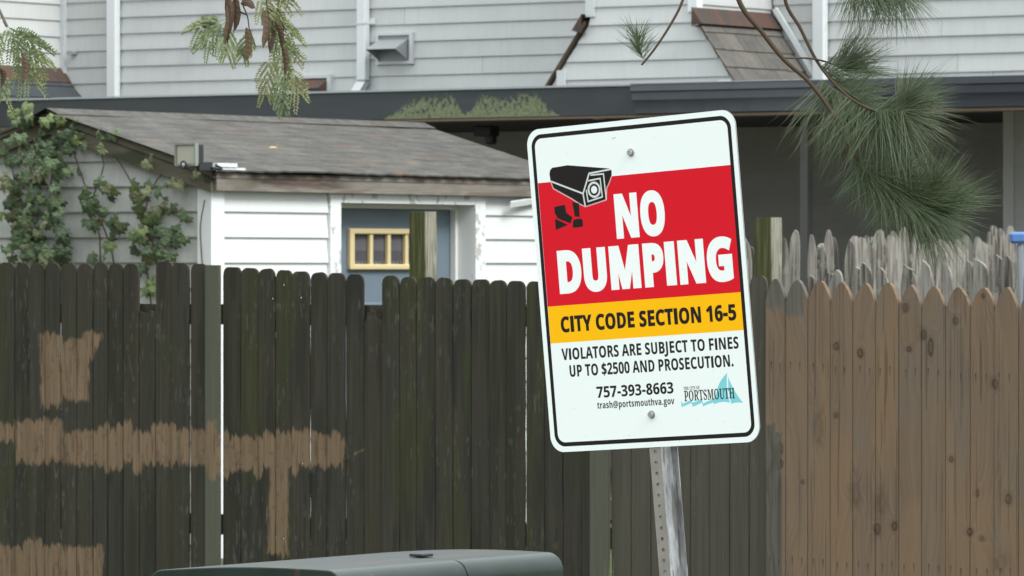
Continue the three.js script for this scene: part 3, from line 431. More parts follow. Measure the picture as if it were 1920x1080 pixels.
// ------------------------------------------------------------ posts and grey pickets behind
{
  const tex = paintTexture(256, 512, (u, v) => { const s = fbm(u * 60, v * 6, 3, 4), cr = ss(.62, .7, fbm(u * 34, v * 5, 8, 3)); return mix(mix([.1, .096, .07], [.27, .26, .21], clamp((s - .5) * 1.8 + .5)), [.035, .032, .022], cr * .8); });
  const mossT = paintTexture(256, 512, (u, v) => { const s = fbm(u * 40, v * 6, 5, 4); return mix([.03, .035, .012], [.085, .085, .04], clamp((s - .5) * 1.6 + .5)); });
  const gm = std({ map: tex }), mm = std({ map: mossT });
  function squarePost(px, top, depth, s, label) {
    const c = P(px, top, depth), t = thing('wooden_post', label, 'post', [c.x, 0, c.z], TURN, 'weathered square posts behind the fences'), r = rng(px), h = c.y;
    const mk = (x0, x1, z0, z1, seed) => { const q = []; const R = rng(seed), N = 6; for (let i = 0; i < N; i++) { const y0 = h * i / N, y1 = h * (i + 1) / N - (i === N - 1 ? R() * .012 : 0); q.push([y0, y1]); } return box(x0, x1, 0, h - r() * .01, z0, z1); };
    const g = mk(-s / 2 + .004, s / 2, -s / 2, s / 2 - .004, 3); { const uv = g.attributes.uv; for (let i = 0; i < uv.count; i++) uv.setXY(i, uv.getX(i) * 3, uv.getY(i) * 1.3); } part('timber', g, gm, t);
    const m = box(-s / 2 + .0, s / 2 - .006, 0, h - .006, s / 2 - .0035, s / 2); { const uv = m.attributes.uv; for (let i = 0; i < uv.count; i++) uv.setXY(i, uv.getX(i) * 3, uv.getY(i) * 1.2); } part('mossy_face', m, mm, t, { label: 'green mossy face of the post' });
  }
  squarePost(793, 395, 26.5, .1, 'weathered square post standing in front of the blue shed door');
  squarePost(1440, 405, 25.6, .1, 'weathered square post at the end of the grey pickets');
  const mats = [0, 1, 2, 3].map((k) => std({ map: paintTexture(128, 256, (u, v) => { const s = fbm(u * 36, v * 5, 40 + k, 4), l = ss(.6, .7, fbm(u * 12, v * 24, 50 + k, 3)); const c = mix([.05, .045, .039], [.25, .232, .21], clamp((s - .5) * 1.9 + .52 + (k - 1.5) * .14)); return mix(c, [.22, .235, .195], l * .45); }) }));
  function pointed(parent, x, z, turn, w, h, r) {
    const s = new THREE.Shape(), e = .07 + r() * .06, tip = (r() - .5) * w * .4;
    s.moveTo(-w / 2, 0); s.lineTo(w / 2, 0); s.lineTo(w / 2 - .004, h - e); s.quadraticCurveTo(w / 2 - .01, h - e * .3, tip + w * .12, h - r() * .012); s.lineTo(tip - w * .12, h); s.quadraticCurveTo(-w / 2 + .008, h - e * .35, -w / 2 + r() * .006, h - e * (.8 + r() * .4));
    const g = new THREE.ExtrudeGeometry(s, { depth: .018, bevelEnabled: false, curveSegments: 3 }); const p = g.attributes.position, uv = new Float32Array(p.count * 2), o = r(); for (let i = 0; i < p.count; i++) { uv[2 * i] = (p.getX(i) + p.getZ(i)) * 3 + o; uv[2 * i + 1] = p.getY(i) * .9 + o; } g.setAttribute('uv', new THREE.BufferAttribute(uv, 2));
    part('picket', g, mats[Math.floor(r() * 4)], parent, { pos: [x, 0, z], rot: [(r() - .5) * .015, turn, (r() - .5) * .05] });
  }
  const line = [[1404, 26.2], [1470, 26.3], [1600, 27.2], [1700, 29], [1800, 31], [1955, 34]];
  const f = thing('picket_fence', 'ragged grey weathered picket fence running back behind the brown fence', 'fence'), r = rng(61);
  let px = 1404; while (px < 1950) {
    let i = 0; while (i < line.length - 2 && line[i + 1][0] < px) i++;
    const u = (px - line[i][0]) / (line[i + 1][0] - line[i][0]), d = line[i][1] + u * (line[i + 1][1] - line[i][1]), gap = px > 1438 && px < 1462;
    const lowered = r() < .45 ? 40 * r() * r() : 0, top = (px < 1600 ? 430 : px < 1700 ? 422 : px < 1850 ? 438 : 420) + r() * 22 + lowered, c = P(px, top, d), wide = px < 1600 ? .046 + r() * .02   : .06 + r() * .035;
    if (!gap) pointed(f, c.x, c.z, px < 1600 ? -.25 : .55, wide, c.y, r);
    px += px < 1600 ? 13 + r() * 8 : 5 + r() * 4;
  }
  const rail = (a, b, y) => { const p = P(a[0], 0, a[1]), q = P(b[0], 0, b[1]), d = q.clone().sub(p); const g = metricUV(new THREE.BoxGeometry(d.length(), .08, .035)); part('rail', g, mats[1], f, { pos: [(p.x + q.x) / 2, y, (p.z + q.z) / 2 - .05], rot: [0, -Math.atan2(d.z, d.x), 0] }); };
  for (let i = 0; i < line.length - 1; i++) for (const y of [.5, 1.55]) rail(line[i], line[i + 1], y);
  const f2 = thing('picket_fence', 'low row of lichen covered pointed pickets between brown and ragged grey fences', 'fence'), r2 = rng(8);
  for (const [x, y] of [[1512, 515], [1545, 512], [1572, 506], [1606, 500], [1640, 492], [1672, 500], [1705, 497], [1742, 488], [1778, 495], [1812, 490], [1846, 486], [1868, 478], [1900, 480], [1935, 484]]) { const c = P(x, y, 24.6 - (x - 1512) * .002); pointed(f2, c.x, c.z, TURN, .07 + r2() * .02, c.y, r2); }
  { const a = P(1500, 0, 24.7), b = P(1950, 0, 23.8), d = b.clone().sub(a); const g = metricUV(new THREE.BoxGeometry(d.length(), .08, .035)); part('rail', g, mats[1], f2, { pos: [(a.x + b.x) / 2, 1.35, (a.z + b.z) / 2 - .04], rot: [0, -Math.atan2(d.z, d.x), 0] }); }
  // stacked stones seen between the grey pickets
  { const c = P(1549, 456, 28.4), t = thing('stone_stack', 'rough column of stacked flat stones glimpsed between the grey pickets', 'stones', [c.x, 0, c.z]), R = rng(12); let y = 0; const sm = [0, 1].map((k) => std({ color: rgb(.16 + k * .12, .155 + k * .12, .14 + k * .11), roughness: 1 }));
    while (y < c.y - .02) { const h = Math.min(.05 + R() * .05, c.y - y), g = new THREE.IcosahedronGeometry(1, 1), p = g.attributes.position; for (let i = 0; i < p.count; i++) { const k = 1 + (hash(Math.round(p.getX(i) * 50), Math.round(p.getY(i) * 50 + p.getZ(i) * 70), Math.round(y * 100)) - .5) * .35; p.setXYZ(i, p.getX(i) * k, clamp(p.getY(i) * k * 1.3, -1, 1), p.getZ(i) * k); } g.scale(.05 + R() * .02, h / 2, .05 + R() * .02); g.translate((R() - .5) * .03, y + h / 2, 0); g.computeVertexNormals(); part('stone', g, sm[Math.floor(R() * 2)], t); y += h * .97; } }
  { const c = P(1921, 440, 25), t = thing('garden_tool', 'pale grey pole with a blue cap leaning beyond the pointed pickets', 'pole', [c.x, 0, c.z]); t.rotation.z = .03;
    part('shaft', rbox(.034, 1.86, .034, .012, .034, .93, 0), std({ color: rgb(.17, .19, .21), roughness: .5 }), t); part('cap', rbox(.075, .055, .07, .015, .024, 1.89, 0), std({ color: rgb(.055, .14, .34), roughness: .45 }), t); }
  for (const [px, n, h, lab] of [[1137, 5, .63, 'tall grass blades growing beside the greenish fence post'], [1412, 3, .5, 'short grass blades where the dark and brown fences meet'], [1176, 3, .52, 'sparse grass blades at the dark fence behind the sign post']]) { const a = fx(px, .06), t = thing('grass_weed', lab, 'weed', [UX * a.t + NX * .06, 0, -FD + UZ * a.t + NZ * .06], 0, 'weeds at the foot of the fence'), R = rng(px);
    for (let k = 0; k < n; k++) { const b = (R() - .5) * .1, hh = h * (.75 + .25 * R()), x0 = (R() - .5) * .04; const q = (u, s) => [x0 + b * u * u + s * .004 * (1 - u), hh * u, .02 * u]; const qs = []; for (let i = 0; i < 6; i++) qs.push([q(i / 6, -1), q(i / 6, 1), q((i + 1) / 6, 1), q((i + 1) / 6, -1)]); part('blade', solid(qs), std({ color: rgb(.16, .22, .06), side: THREE.DoubleSide }), t); } }
}

// ------------------------------------------------------------ green utility cabinet
{
  const d = 14.9, tilt = .016, nc = P(641, 1071, d), H = nc.y, W = .72, L = 1.14, t = thing('utility_cabinet', 'dark green metal utility cabinet with rounded edges in front of the fence', 'cabinet', [nc.x, 0, nc.z], TURN);
  const gt = paintTexture(512, 512, (u, v) => { const n = fbm(u * 12, v * 12, 3, 4), sp = vn(u * 150, v * 150, 5) > .88 ? 1 : 0, rust = ss(.66, .74, fbm(u * 18, v * 3, 9, 3)); return mix(mix(mix([.011, .02, .016], [.018, .03, .025], n), [.06, .075, .07], sp * .2), [.1, .042, .026], rust * .35); });
  const rt = new THREE.MeshPhysicalMaterial({ map: gt, roughness: .34, specularIntensity: .55 });
  const pro = new THREE.Shape(), cr = .055; pro.moveTo(-W, .05); pro.lineTo(0, .05); pro.lineTo(0, H - cr); pro.absarc(-cr, H - cr, cr, 0, Math.PI / 2); for (let i = 1; i < 12; i++) pro.lineTo(-cr - (W - 2 * cr) * i / 12, H); pro.absarc(-W + cr, H - cr, cr, Math.PI / 2, Math.PI); pro.closePath();
  const mk = (z0, z1) => { const g = new THREE.ExtrudeGeometry(pro, { depth: z1 - z0 - .008, bevelEnabled: true, bevelThickness: .004, bevelSize: .004, bevelOffset: -.004, bevelSegments: 2, curveSegments: 10 }); g.translate(0, 0, z0 + .004); metricUV(g); const p = g.attributes.position; for (let i = 0; i < p.count; i++) { const x = p.getX(i), y = p.getY(i); if (y > H * .5) p.setY(i, y + x * tilt * 2 + .012 * Math.sin(clamp(-x / W) * Math.PI)); } return g; };
  part('hood', mk(-.63, 0), rt, t); part('body', mk(-L, -.634), rt, t);
  part('hinge', rbox(.05, .01, .06, .004, -.2, H + .01, -.67), M.black, t);
  part('base', box(-W - .04, .04, 0, .05, -L - .04, .04), std({ color: rgb(.3, .3, .28) }), t);
}

// ------------------------------------------------------------ sign on its leaning channel post
{
  const W = .61, H = .762, U = 1000, V = 1250, cv = document.createElement('canvas'); cv.width = U; cv.height = V; const c = cv.getContext('2d');
  const white = '#eaf1f1', ink = '#1e1b1a', red = '#d31226', yel = '#f9b800', aqua = '#7fcbd6';
  c.fillStyle = white; c.fillRect(0, 0, U, V);
  c.fillStyle = red; c.fillRect(38, 208, 926, 479); c.fillStyle = yel; c.fillRect(38, 686, 926, 143);
  const rr = (x, y, w, h, r) => { c.beginPath(); c.moveTo(x + r, y); c.arcTo(x + w, y, x + w, y + h, r); c.arcTo(x + w, y + h, x, y + h, r); c.arcTo(x, y + h, x, y, r); c.arcTo(x, y, x + w, y, r); c.closePath(); };
  c.strokeStyle = ink; c.lineWidth = 16; rr(29, 29, 942, 1192, 42); c.stroke();
  function text(s, x0, x1, base, cap, font, color, bold = 0) {
    const em = cap / .714, plain = font.includes('sans'); c.save(); c.font = font.replace('#', String(em)); const adv = [...s].map((ch) => plain && ch === 'I' ? em * .34 : c.measureText(ch).width), w = adv.reduce((a, b) => a + b, 0);
    c.translate(x0, base); c.scale((x1 - x0) / w, 1); c.fillStyle = c.strokeStyle = color; c.lineJoin = 'miter'; c.textBaseline = 'alphabetic'; c.lineWidth = bold || 1; let x = 0;
    [...s].forEach((ch, i) => { if (plain && ch === 'I') { const st = em * .19; c.fillRect(x + em * .17 - st / 2 - bold / 2, -cap - bold / 2, st + bold, cap + bold); } else { c.fillText(ch, x, 0); if (bold) c.strokeText(ch, x, 0); } x += adv[i]; }); c.restore(); }
  const sb = 'bold #px sans-serif';
  text('NO', 392, 640, 440, 154, sb, '#eef2f2', 17); text('DUMPING', 94, 944, 633, 150, sb, '#eef2f2', 17);
  text('CITY CODE SECTION 16-5', 92, 936, 788, 58, sb, ink, 3.5); text('VIOLATORS ARE SUBJECT TO FINES', 88, 936, 896, 43, sb, ink, 1); text('UP TO $2500 AND PROSECUTION.', 116, 906, 962, 43, sb, ink, 1);
  text('757-393-8663', 242, 614, 1049, 42, sb, ink, 1); text('trash@portsmouthva.gov', 240, 612, 1091, 26, sb, ink);
  const poly = (pts, f, st, lw) => { c.beginPath(); pts.forEach(([x, y], i) => i ? c.lineTo(x + 10, y) : c.moveTo(x + 10, y)); if (f) { c.closePath(); c.fillStyle = f; c.fill(); } if (st) { c.strokeStyle = st; c.lineWidth = lw; c.stroke(); } };
  // sail mark with waves, then its lettering
  c.fillStyle = aqua; c.beginPath(); c.moveTo(871, 984); c.quadraticCurveTo(826, 1018, 818, 1047); c.quadraticCurveTo(808, 1072, 796, 1080); c.lineTo(796, 1101); c.quadraticCurveTo(832, 1087, 872, 1098); c.quadraticCurveTo(858, 1040, 871, 984); c.fill();
  c.beginPath(); c.moveTo(874, 1001); c.quadraticCurveTo(896, 1060, 934, 1102); c.quadraticCurveTo(902, 1095, 879, 1103); c.quadraticCurveTo(866, 1050, 874, 1001); c.fill();
  c.beginPath(); c.moveTo(646, 1080); c.quadraticCurveTo(643, 1092, 644, 1104); c.quadraticCurveTo(668, 1098, 693, 1090); c.lineTo(697, 1105); c.quadraticCurveTo(718, 1100, 741, 1091); c.lineTo(746, 1106); c.quadraticCurveTo(770, 1098, 797, 1093); c.lineTo(803, 1080); c.quadraticCurveTo(772, 1085, 747, 1095); c.lineTo(742, 1080); c.quadraticCurveTo(720, 1084, 698, 1089); c.lineTo(690, 1080); c.quadraticCurveTo(668, 1084, 651, 1092); c.closePath(); c.fill();
  text('PORTSMOUTH', 660, 898, 1082, 39, 'bold #px serif', ink); text('THE CITY OF', 660, 737, 1040, 11, 'bold #px serif', ink);
  // surveillance camera pictogram
  poly([[91, 204], [88, 178], [93, 162], [104, 154], [180, 150], [382, 178], [390, 186], [389, 204], [360, 250], [352, 296], [250, 316], [223, 302], [189, 281], [100, 233]], ink);
  const wl = '#cfd4d4';
  poly([[91, 205], [244, 264], [250, 315]], null, wl, 7); poly([[244, 264], [281, 189], [386, 181]], null, wl, 7); poly([[91, 205], [101, 234], [189, 281], [223, 302], [250, 315], [353, 296], [361, 250], [372, 236], [389, 206]], null, '#c9a9a9', 5);
  poly([[287, 196], [350, 196], [354, 295]], null, wl, 6); poly([[273, 217], [332, 212], [336, 283], [265, 296], [261, 250]], null, wl, 6);
  c.strokeStyle = wl; c.fillStyle = '#e4e8e8'; c.beginPath(); c.arc(309, 253, 27, 0, 7); c.lineWidth = 9; c.stroke(); c.beginPath(); c.arc(309, 253, 15, 0, 7); c.fill();
  poly([[98, 305], [151, 300], [155, 331], [184, 352], [172, 374], [112, 350], [99, 330]], ink); poly([[98, 350], [158, 378], [97, 394]], ink); poly([[188, 292], [220, 300], [219, 352], [195, 348]], ink); poly([[184, 368], [190, 360], [224, 358], [232, 366], [232, 386], [226, 391], [181, 391]], ink);
  { const R = rng(3); c.fillStyle = 'rgba(90,88,80,.35)'; for (let k = 0; k < 60; k++) { c.beginPath(); c.ellipse(R() * U, R() * V, .6 + R() * 1.6, .6 + R() * 1.2, R() * 3, 0, 7); c.fill(); } c.strokeStyle = 'rgba(110,112,110,.22)'; c.lineWidth = 1.2; for (let k = 0; k < 14; k++) { const x = R() * U, y = R() * V, a = R() * 6.3, l = 8 + R() * 40; c.beginPath(); c.moveTo(x, y); c.lineTo(x + Math.cos(a) * l, y + Math.sin(a) * l); c.stroke(); } c.strokeStyle = 'rgba(120,125,130,.6)'; c.lineWidth = 3; c.beginPath(); c.moveTo(414, 66); c.lineTo(432, 62); c.stroke(); }
  const ct = new THREE.CanvasTexture(cv); ct.colorSpace = THREE.SRGBColorSpace; ct.magFilter = THREE.LinearFilter; ct.anisotropy = 8;
  const pivot = new THREE.Vector3(.3005, 1.711, -12), q = new THREE.Quaternion().setFromEuler(new THREE.Euler(.0471, -.6758, .0642, 'YXZ'));
  const down = new THREE.Vector3(0, -1, 0).applyQuaternion(q), len = (pivot.y + .02) / -down.y, foot = pivot.clone().addScaledVector(down, len);
  const t = thing('street_sign', 'red, yellow and white NO DUMPING sign on a leaning galvanised channel post', 'sign', [foot.x, foot.y, foot.z]); t.quaternion.copy(q);
  const s = new THREE.Shape(), R = .038, hw = W / 2, hh = H / 2; s.moveTo(-hw + R, -hh); s.lineTo(hw - R, -hh); s.absarc(hw - R, -hh + R, R, -Math.PI / 2, 0); s.lineTo(hw, hh - R); s.absarc(hw - R, hh - R, R, 0, Math.PI / 2); s.lineTo(-hw + R, hh); s.absarc(-hw + R, hh - R, R, Math.PI / 2, Math.PI); s.lineTo(-hw, -hh + R); s.absarc(-hw + R, -hh + R, R, Math.PI, Math.PI * 1.5);
  const plate = new THREE.ExtrudeGeometry(s, { depth: .002, bevelEnabled: false, curveSegments: 10 }); plate.translate(0, len, -.003);
  part('sign_panel', plate, std({ color: rgb(.4, .4, .39), roughness: .45, metalness: .6 }), t);
  const face = new THREE.ShapeGeometry(s, 10); { const p = face.attributes.position, uv = face.attributes.uv; for (let i = 0; i < p.count; i++) uv.setXY(i, (p.getX(i) + hw) / W, (p.getY(i) + hh) / H); } face.translate(0, len, .0006);
  part('printed_face', face, new THREE.MeshPhysicalMaterial({ map: ct, roughness: .5, specularIntensity: .3 }), t);
  const boltMat = std({ color: rgb(.42, .42, .4), roughness: .4, metalness: .7 });
  for (const v of [125, 1125]) { const g = mergeGeometries([new THREE.CylinderGeometry(.0066, .0074, .006, 6).rotateX(Math.PI / 2).translate(0, 0, .006), new THREE.CylinderGeometry(.0095, .0095, .0015, 20).rotateX(Math.PI / 2).translate(0, 0, .0016)]); g.translate(0, len + hh - v / V * H, 0); part('bolt', g, boltMat, t); }
  // hat-section post with a row of holes down the web
  const hs = new THREE.Shape(); const prof = [[-.037, -.04], [-.018, -.04], [-.014, -.004], [.014, -.004], [.018, -.04], [.037, -.04], [.037, -.037], [.0205, -.037], [.0165, -.001], [-.0165, -.001], [-.0205, -.037], [-.037, -.037]];
  const top = len + hh - .03, q2 = []; 
  for (let i = 0; i < prof.length; i++) { if (i === 8) continue; const [a, b] = prof[i], [e, f] = prof[(i + 1) % prof.length]; q2.push([[a, 0, b], [e, 0, f], [e, top, f], [a, top, b]].reverse()); }
  const zin = metricUV(solid(q2), 6, 1.2), galv = std({ map: paintTexture(256, 1024, (u, v) => { const n = fbm(u * 14, v * 26, 4, 4), sp = fbm(u * 40, v * 60, 6, 2), stain = ss(.48, .6, fbm(u * 12, v * 9, 12, 4)); return mix(mix([.17, .178, .185], [.33, .342, .352], clamp((n - .5) * 1.5 + .35 + sp * .3)), [.1, .097, .094], stain * .8); }), roughness: .6, metalness: .25 });
  const post = part('post', zin, galv, t);
  // the web is punched: a strip with real holes
  const ws = new THREE.Shape(); ws.moveTo(-.0165, 0); ws.lineTo(.0165, 0); ws.lineTo(.0165, top); ws.lineTo(-.0165, top); ws.closePath();
  for (let y = .1; y < top - .05; y += .0254) { const h = new THREE.Path(); h.absarc(0, y, .0046, 0, Math.PI * 2, true); ws.holes.push(h); }
  const web = new THREE.ExtrudeGeometry(ws, { depth: .0025, bevelEnabled: false, curveSegments: 5 }); web.translate(0, 0, -.0038); metricUV(web, 6, 1.2);
  part('punched_web', web, std({ map: paintTexture(128, 512, (u, v) => mix([.2, .187, .168], [.3, .285, .262], fbm(u * 8, v * 30, 3, 4))), roughness: .7, metalness: .1 }), post);
}

// ------------------------------------------------------------ trees that reach into the picture from above
{ // pine on the right
  const D = 14.5, bark = std({ map: paintTexture(128, 256, (u, v) => mix([.06, .042, .032], [.15, .105, .075], fbm(u * 14, v * 9, 3, 4))) });
  const t = thing('pine_tree', 'pine tree with drooping long needled branches beside the sign', 'tree', [3.5, 0, -15]);
  const lo = (v) => [v.x - 3.5, v.y, v.z + 15], q = (px, py, dz = 0) => lo(P(px, py, D + dz));
  part('trunk', tube([[0, -.05, 0], [.05, 2, .02], [-.02, 4.5, 0], [0, 8, .1]], .19, .09, 30, 12), bark, t);
  part('branch', tube([[-.02, 4.0, 0], [-1.2, 3.75, .2], [-2.1, 3.2, .45], [-2.6, 2.95, .5], [-2.95, 2.82, .5]], .045, .012, 30, 8), bark, t);
  const twigMat = std({ color: rgb(.06, .043, .03), roughness: .95 });
  const A = [[-2.9, 2.83, .5], q(1385, 0), q(1430, 62), q(1470, 112), q(1515, 152), q(1560, 212), q(1600, 287), q(1645, 336), q(1700, 378), q(1748, 400)];
  const B = [[-2.72, 2.9, .5], q(1472, 0, .1), q(1500, 52, .1), q(1530, 112, .08), q(1560, 152, .05), q(1600, 188, 0), q(1650, 210, -.05), q(1692, 205, -.1)];
  const C = [[-2.95, 2.82, .5], q(1281, -2), q(1258, 45), q(1225, 95), q(1203, 122)];
  const E = [q(1472, 109), q(1520, 110, .05), q(1560, 120, .1), q(1592, 136, .1)], G = [[-2.2, 3.15, .45], [-2.35, 2.75, .5], q(1610, -30)];
  part('branch', tube(A, .010, .0035, 70, 6), twigMat, t); part('branch', tube(B, .007, .003, 50, 6), twigMat, t); part('branch', tube(C, .0055, .0035, 30, 6), twigMat, t); part('branch', tube(E, .003, .0025, 20, 5), twigMat, t); part('branch', tube(G, .009, .004, 20, 6), twigMat, t);
  const r = rng(404), cols = [[.045, .072, .03], [.062, .09, .04], [.085, .105, .055], [.11, .1, .055], [.13, .14, .11]], N = cols.map(() => []);
  const needle = (p, dir, L, w) => { // slim three-sided needle with a droop
    const k = Math.floor(r() * r() * 5), out = N[k], side = new THREE.Vector3(-dir.y, dir.x, .3 * (r() - .5)).normalize().multiplyScalar(w), dep = new THREE.Vector3(0, 0, w), m = p.clone().addScaledVector(dir, L * .55).add(new THREE.Vector3(0, -.01 * L / .18 * r(), 0)), e = p.clone().addScaledVector(dir, L).add(new THREE.Vector3((r() - .5) * .12 * L, -.13 * L * (.3 + r()), 0));
    const ring = (c, s) => [c.clone().addScaledVector(side, s), c.clone().addScaledVector(side, -s), c.clone().addScaledVector(dep, s)];
    const a = ring(p, 1), b = ring(m, 1); for (let i = 0; i < 3; i++) { const j = (i + 1) % 3; for (const v of [a[i], a[j], b[j], a[i], b[j], b[i], b[i], b[j], e]) out.push(v.x, v.y, v.z); } };
  // fan of needles along a twig: angles in degrees, 0 = right, 90 = up
  const fan = (path, n, a0, a1, L, spread = .5) => { const c = new THREE.CatmullRomCurve3(path.map((p) => new THREE.Vector3(...p))); for (let i = 0; i < n * 1.05; i++) { const p = c.getPoint(r()), a = (a0 - 12 + (a1 - a0 + 24) * r()) * Math.PI / 180, d = new THREE.Vector3(Math.cos(a), Math.sin(a), (r() - .5) * 2 * spread).normalize(); needle(p, d, L * (.5 + .75 * r()), .00068); } };
  fan([q(1208, 112), q(1196, 95), q(1196, 70)], 120, 50, 135, .085, .5);
  fan([q(1590, -40), q(1640, -30), q(1690, -30)], 420, -110, -35, .15, .5);
  fan([q(1560, 122, .1), q(1594, 136, .1)], 260, 5, 65, .16, .6);
  fan([q(1535, 125, .08), q(1570, 160, .05), q(1620, 195)], 300, -30, 40, .15, .6); fan([q(1540, 150, .05), q(1600, 188), q(1660, 210, -.05)], 420, -135, -55, .2, .5);
  fan([q(1640, 207, -.05), q(1692, 205, -.1)], 480, -80, 35, .2, .7); fan([q(1680, 207, -.08), q(1697, 203, -.1)], 240, 20, 80, .15, .7);
  fan([q(1600, 300), q(1650, 338), q(1720, 388)], 420, -80, 5, .16, .6); fan([q(1640, 330), q(1700, 378), q(1745, 398)], 420, 15, 75, .17, .7);
  fan([q(1700, 378), q(1748, 400)], 480, -75, 30, .18, .75); fan([q(1715, 385), q(1752, 400)], 330, 20, 72, .2, .5); fan([q(1690, 372), q(1745, 398)], 200, 75, 120, .15, .6); fan([q(1610, 300), q(1700, 376)], 240, -140, -80, .13, .5);
  fan([[-2.9, 2.83, .5], [-2.3, 3.1, .45], [-1.6, 3.5, .3]], 700, -180, 180, .16, .9); fan([[-1.6, 3.5, .3], [-.8, 3.85, .1]], 500, -180, 180, .16, .9);
  N.forEach((v, k) => { const g = new THREE.BufferGeometry(); g.setAttribute('position', new THREE.Float32BufferAttribute(v, 3)); g.computeVertexNormals(); part('needles', g, std({ color: rgb(...cols[k]), roughness: .6, side: THREE.DoubleSide }), t, { kind: 'stuff' }); });
}
{ // feathery tree with hanging pods on the left
  const D = 14.8, TX = -2.7, TZ = -15.2, bark = std({ color: rgb(.13, .115, .095), roughness: .95 }), r = rng(505);
  const t = thing('mimosa_tree', 'feathery leaved tree with brown hanging seed pods above the shed', 'tree', [TX, 0, TZ]);
  const q = (px, py, dz = 0) => { const v = P(px, py, D + dz); return new THREE.Vector3(v.x - TX, v.y, v.z - TZ); };
  part('trunk', tube([[0, -.05, 0], [.06, 1.5, .05], [.02, 3, 0], [.15, 5, .1]], .1, .05, 24, 10), bark, t);
  const lim = part('branch', tube([[.02, 2.9, 0], [.7, 3.1, .2], [1.4, 2.95, .35], [2.0, 2.75, .4], q(500, -40)], .03, .007, 24, 7), bark, t);
  part('branch', tube([[.02, 2.75, 0], [.5, 2.85, .2], q(-30, -60), q(-10, 0), q(14, 50)], .018, .004, 20, 6), bark, t);
  for (const b of [[q(470, -50), q(455, 5), q(464, 30), q(468, 60)], [q(505, -45), q(500, 5), q(512, 60)], [q(440, -50), q(428, 5)], [q(464, 28), q(440, 20), q(424, 32)], [q(468, 55), q(480, 90)]]) part('twig', tube(b, .003, .0018, 14, 5), std({ color: rgb(.05, .055, .045) }), t);
  // a feathered leaf: side stalks with paired leaflets
  const pinna = (o, dir, L, out) => { const side = new THREE.Vector3(-dir.y, dir.x, 0).normalize(), n = 10; for (let i = 1; i <= n; i++) for (const s of [-1, 1]) { const b = o.clone().addScaledVector(dir, L * i / n).add(new THREE.Vector3(0, -.35 * L * (i / n) * (i / n), 0)), d = side.clone().multiplyScalar(s * .85).addScaledVector(dir, .55).add(new THREE.Vector3(0, -.12, (r() - .5) * .7)).normalize(), l = .0135 * (1 - .5 * Math.pow(i / n, 4)) * (.8 + .4 * r()), w = dir.clone().multiplyScalar(.0042), e = b.clone().addScaledVector(d, l), m = b.clone().addScaledVector(d, l * .5); for (const v of [b, m.clone().add(w), e, b, e, m.clone().sub(w)]) out.push(v.x, v.y, v.z); } };
  const lm = [[.13, .175, .06], [.16, .2, .075], [.105, .145, .055], [.18, .19, .08]].map((c) => new THREE.MeshPhysicalMaterial({ color: rgb(...c), roughness: .7, transmission: .35, thickness: 0, side: THREE.DoubleSide }));
  const frond = (p0, ang, L, pairs, plen) => { const a = ang * Math.PI / 180, d = new THREE.Vector3(Math.cos(a), Math.sin(a), (r() - .5) * .5).normalize(), out = []; for (let i = 0; i < pairs; i++) for (const s of [-1, 1]) { const o = p0.clone().addScaledVector(d, L * (.25 + .75 * i / Math.max(1, pairs - 1))), b = a + s * (.85 - .45 * i / pairs); const pd = new THREE.Vector3(Math.cos(b), Math.sin(b) - .25, (r() - .5) * .6).normalize(); pinna(o, pd, plen * (.6 + .3 * r()), out); }
    const rib = [p0, p0.clone().addScaledVector(d, L)]; const sd = new THREE.Vector3(-d.y, d.x, 0).multiplyScalar(.0009); for (const v of [rib[0].clone().add(sd), rib[0].clone().sub(sd), rib[1]]) out.push(v.x, v.y, v.z);
    const g = new THREE.BufferGeometry(); g.setAttribute('position', new THREE.Float32BufferAttribute(out, 3)); g.computeVertexNormals(); part('leaf', g, lm[Math.floor(r() * 4)], t); };
  frond(q(424, 36), 196, .075, 3, .085); frond(q(424, 40), 225, .07, 3, .08); frond(q(428, 50), 268, .06, 3, .06); frond(q(500, 20), -42, .085, 4, .085); frond(q(512, 50), -58, .08, 3, .08);
  frond(q(500, 5), 10, .06, 3, .07); frond(q(470, 60), -110, .05, 3, .05); frond(q(520, 90), -75, .08, 3, .07); frond(q(505, 100), -95, .09, 4, .06); frond(q(535, 120), -62, .07, 3, .075); frond(q(520, 140), -80, .08, 3, .05); frond(q(560, -30), -150, .05, 3, .05); frond(q(485, -10), -60, .06, 3, .06);
  frond(q(14, 50), -30, .09, 4, .095); frond(q(5, 40), -60, .1, 4, .08); frond(q(10, 60), -20, .07, 3, .085); frond(q(30, 95), -62, .07, 3, .095); frond(q(-8, 45), -95, .09, 3, .07); frond(q(45, 90), -35, .05, 3, .08); frond(q(-5, 120), -80, .07, 3, .06); frond(q(505, 70), -30, .05, 3, .07);
  for (let k = 0; k < 26; k++) { const u = r(); frond(new THREE.Vector3(.2 + u * 2, 3.05 - Math.abs(u - .3) * .2 + r() * .25, .1 + .3 * u), r() * 360, .09, 4, .09); }
  const podGeo = (L, w, tw) => { const n = 14, qs = [], at = (i, s, z) => { const u = i / n, ww = w * Math.min(1, Math.sin(Math.PI * clamp(u * .93 + .05)) * 1.5) * (1 + .03 * Math.sin(u * 40)), a = tw * u; return [Math.cos(a) * s * ww + .006 * Math.sin(u * 4), -u * L, Math.sin(a) * s * ww + z * (.0022 + .0005 * Math.cos(u * 44))]; };
    for (let i = 0; i < n; i++) for (const [s0, s1, z0, z1] of [[-1, 0, 0, 1], [0, 1, 1, 0], [1, 0, 0, -1], [0, -1, -1, 0]]) qs.push([at(i, s0, z0), at(i + 1, s0, z0), at(i + 1, s1, z1), at(i, s1, z1)]); return solid(qs); };
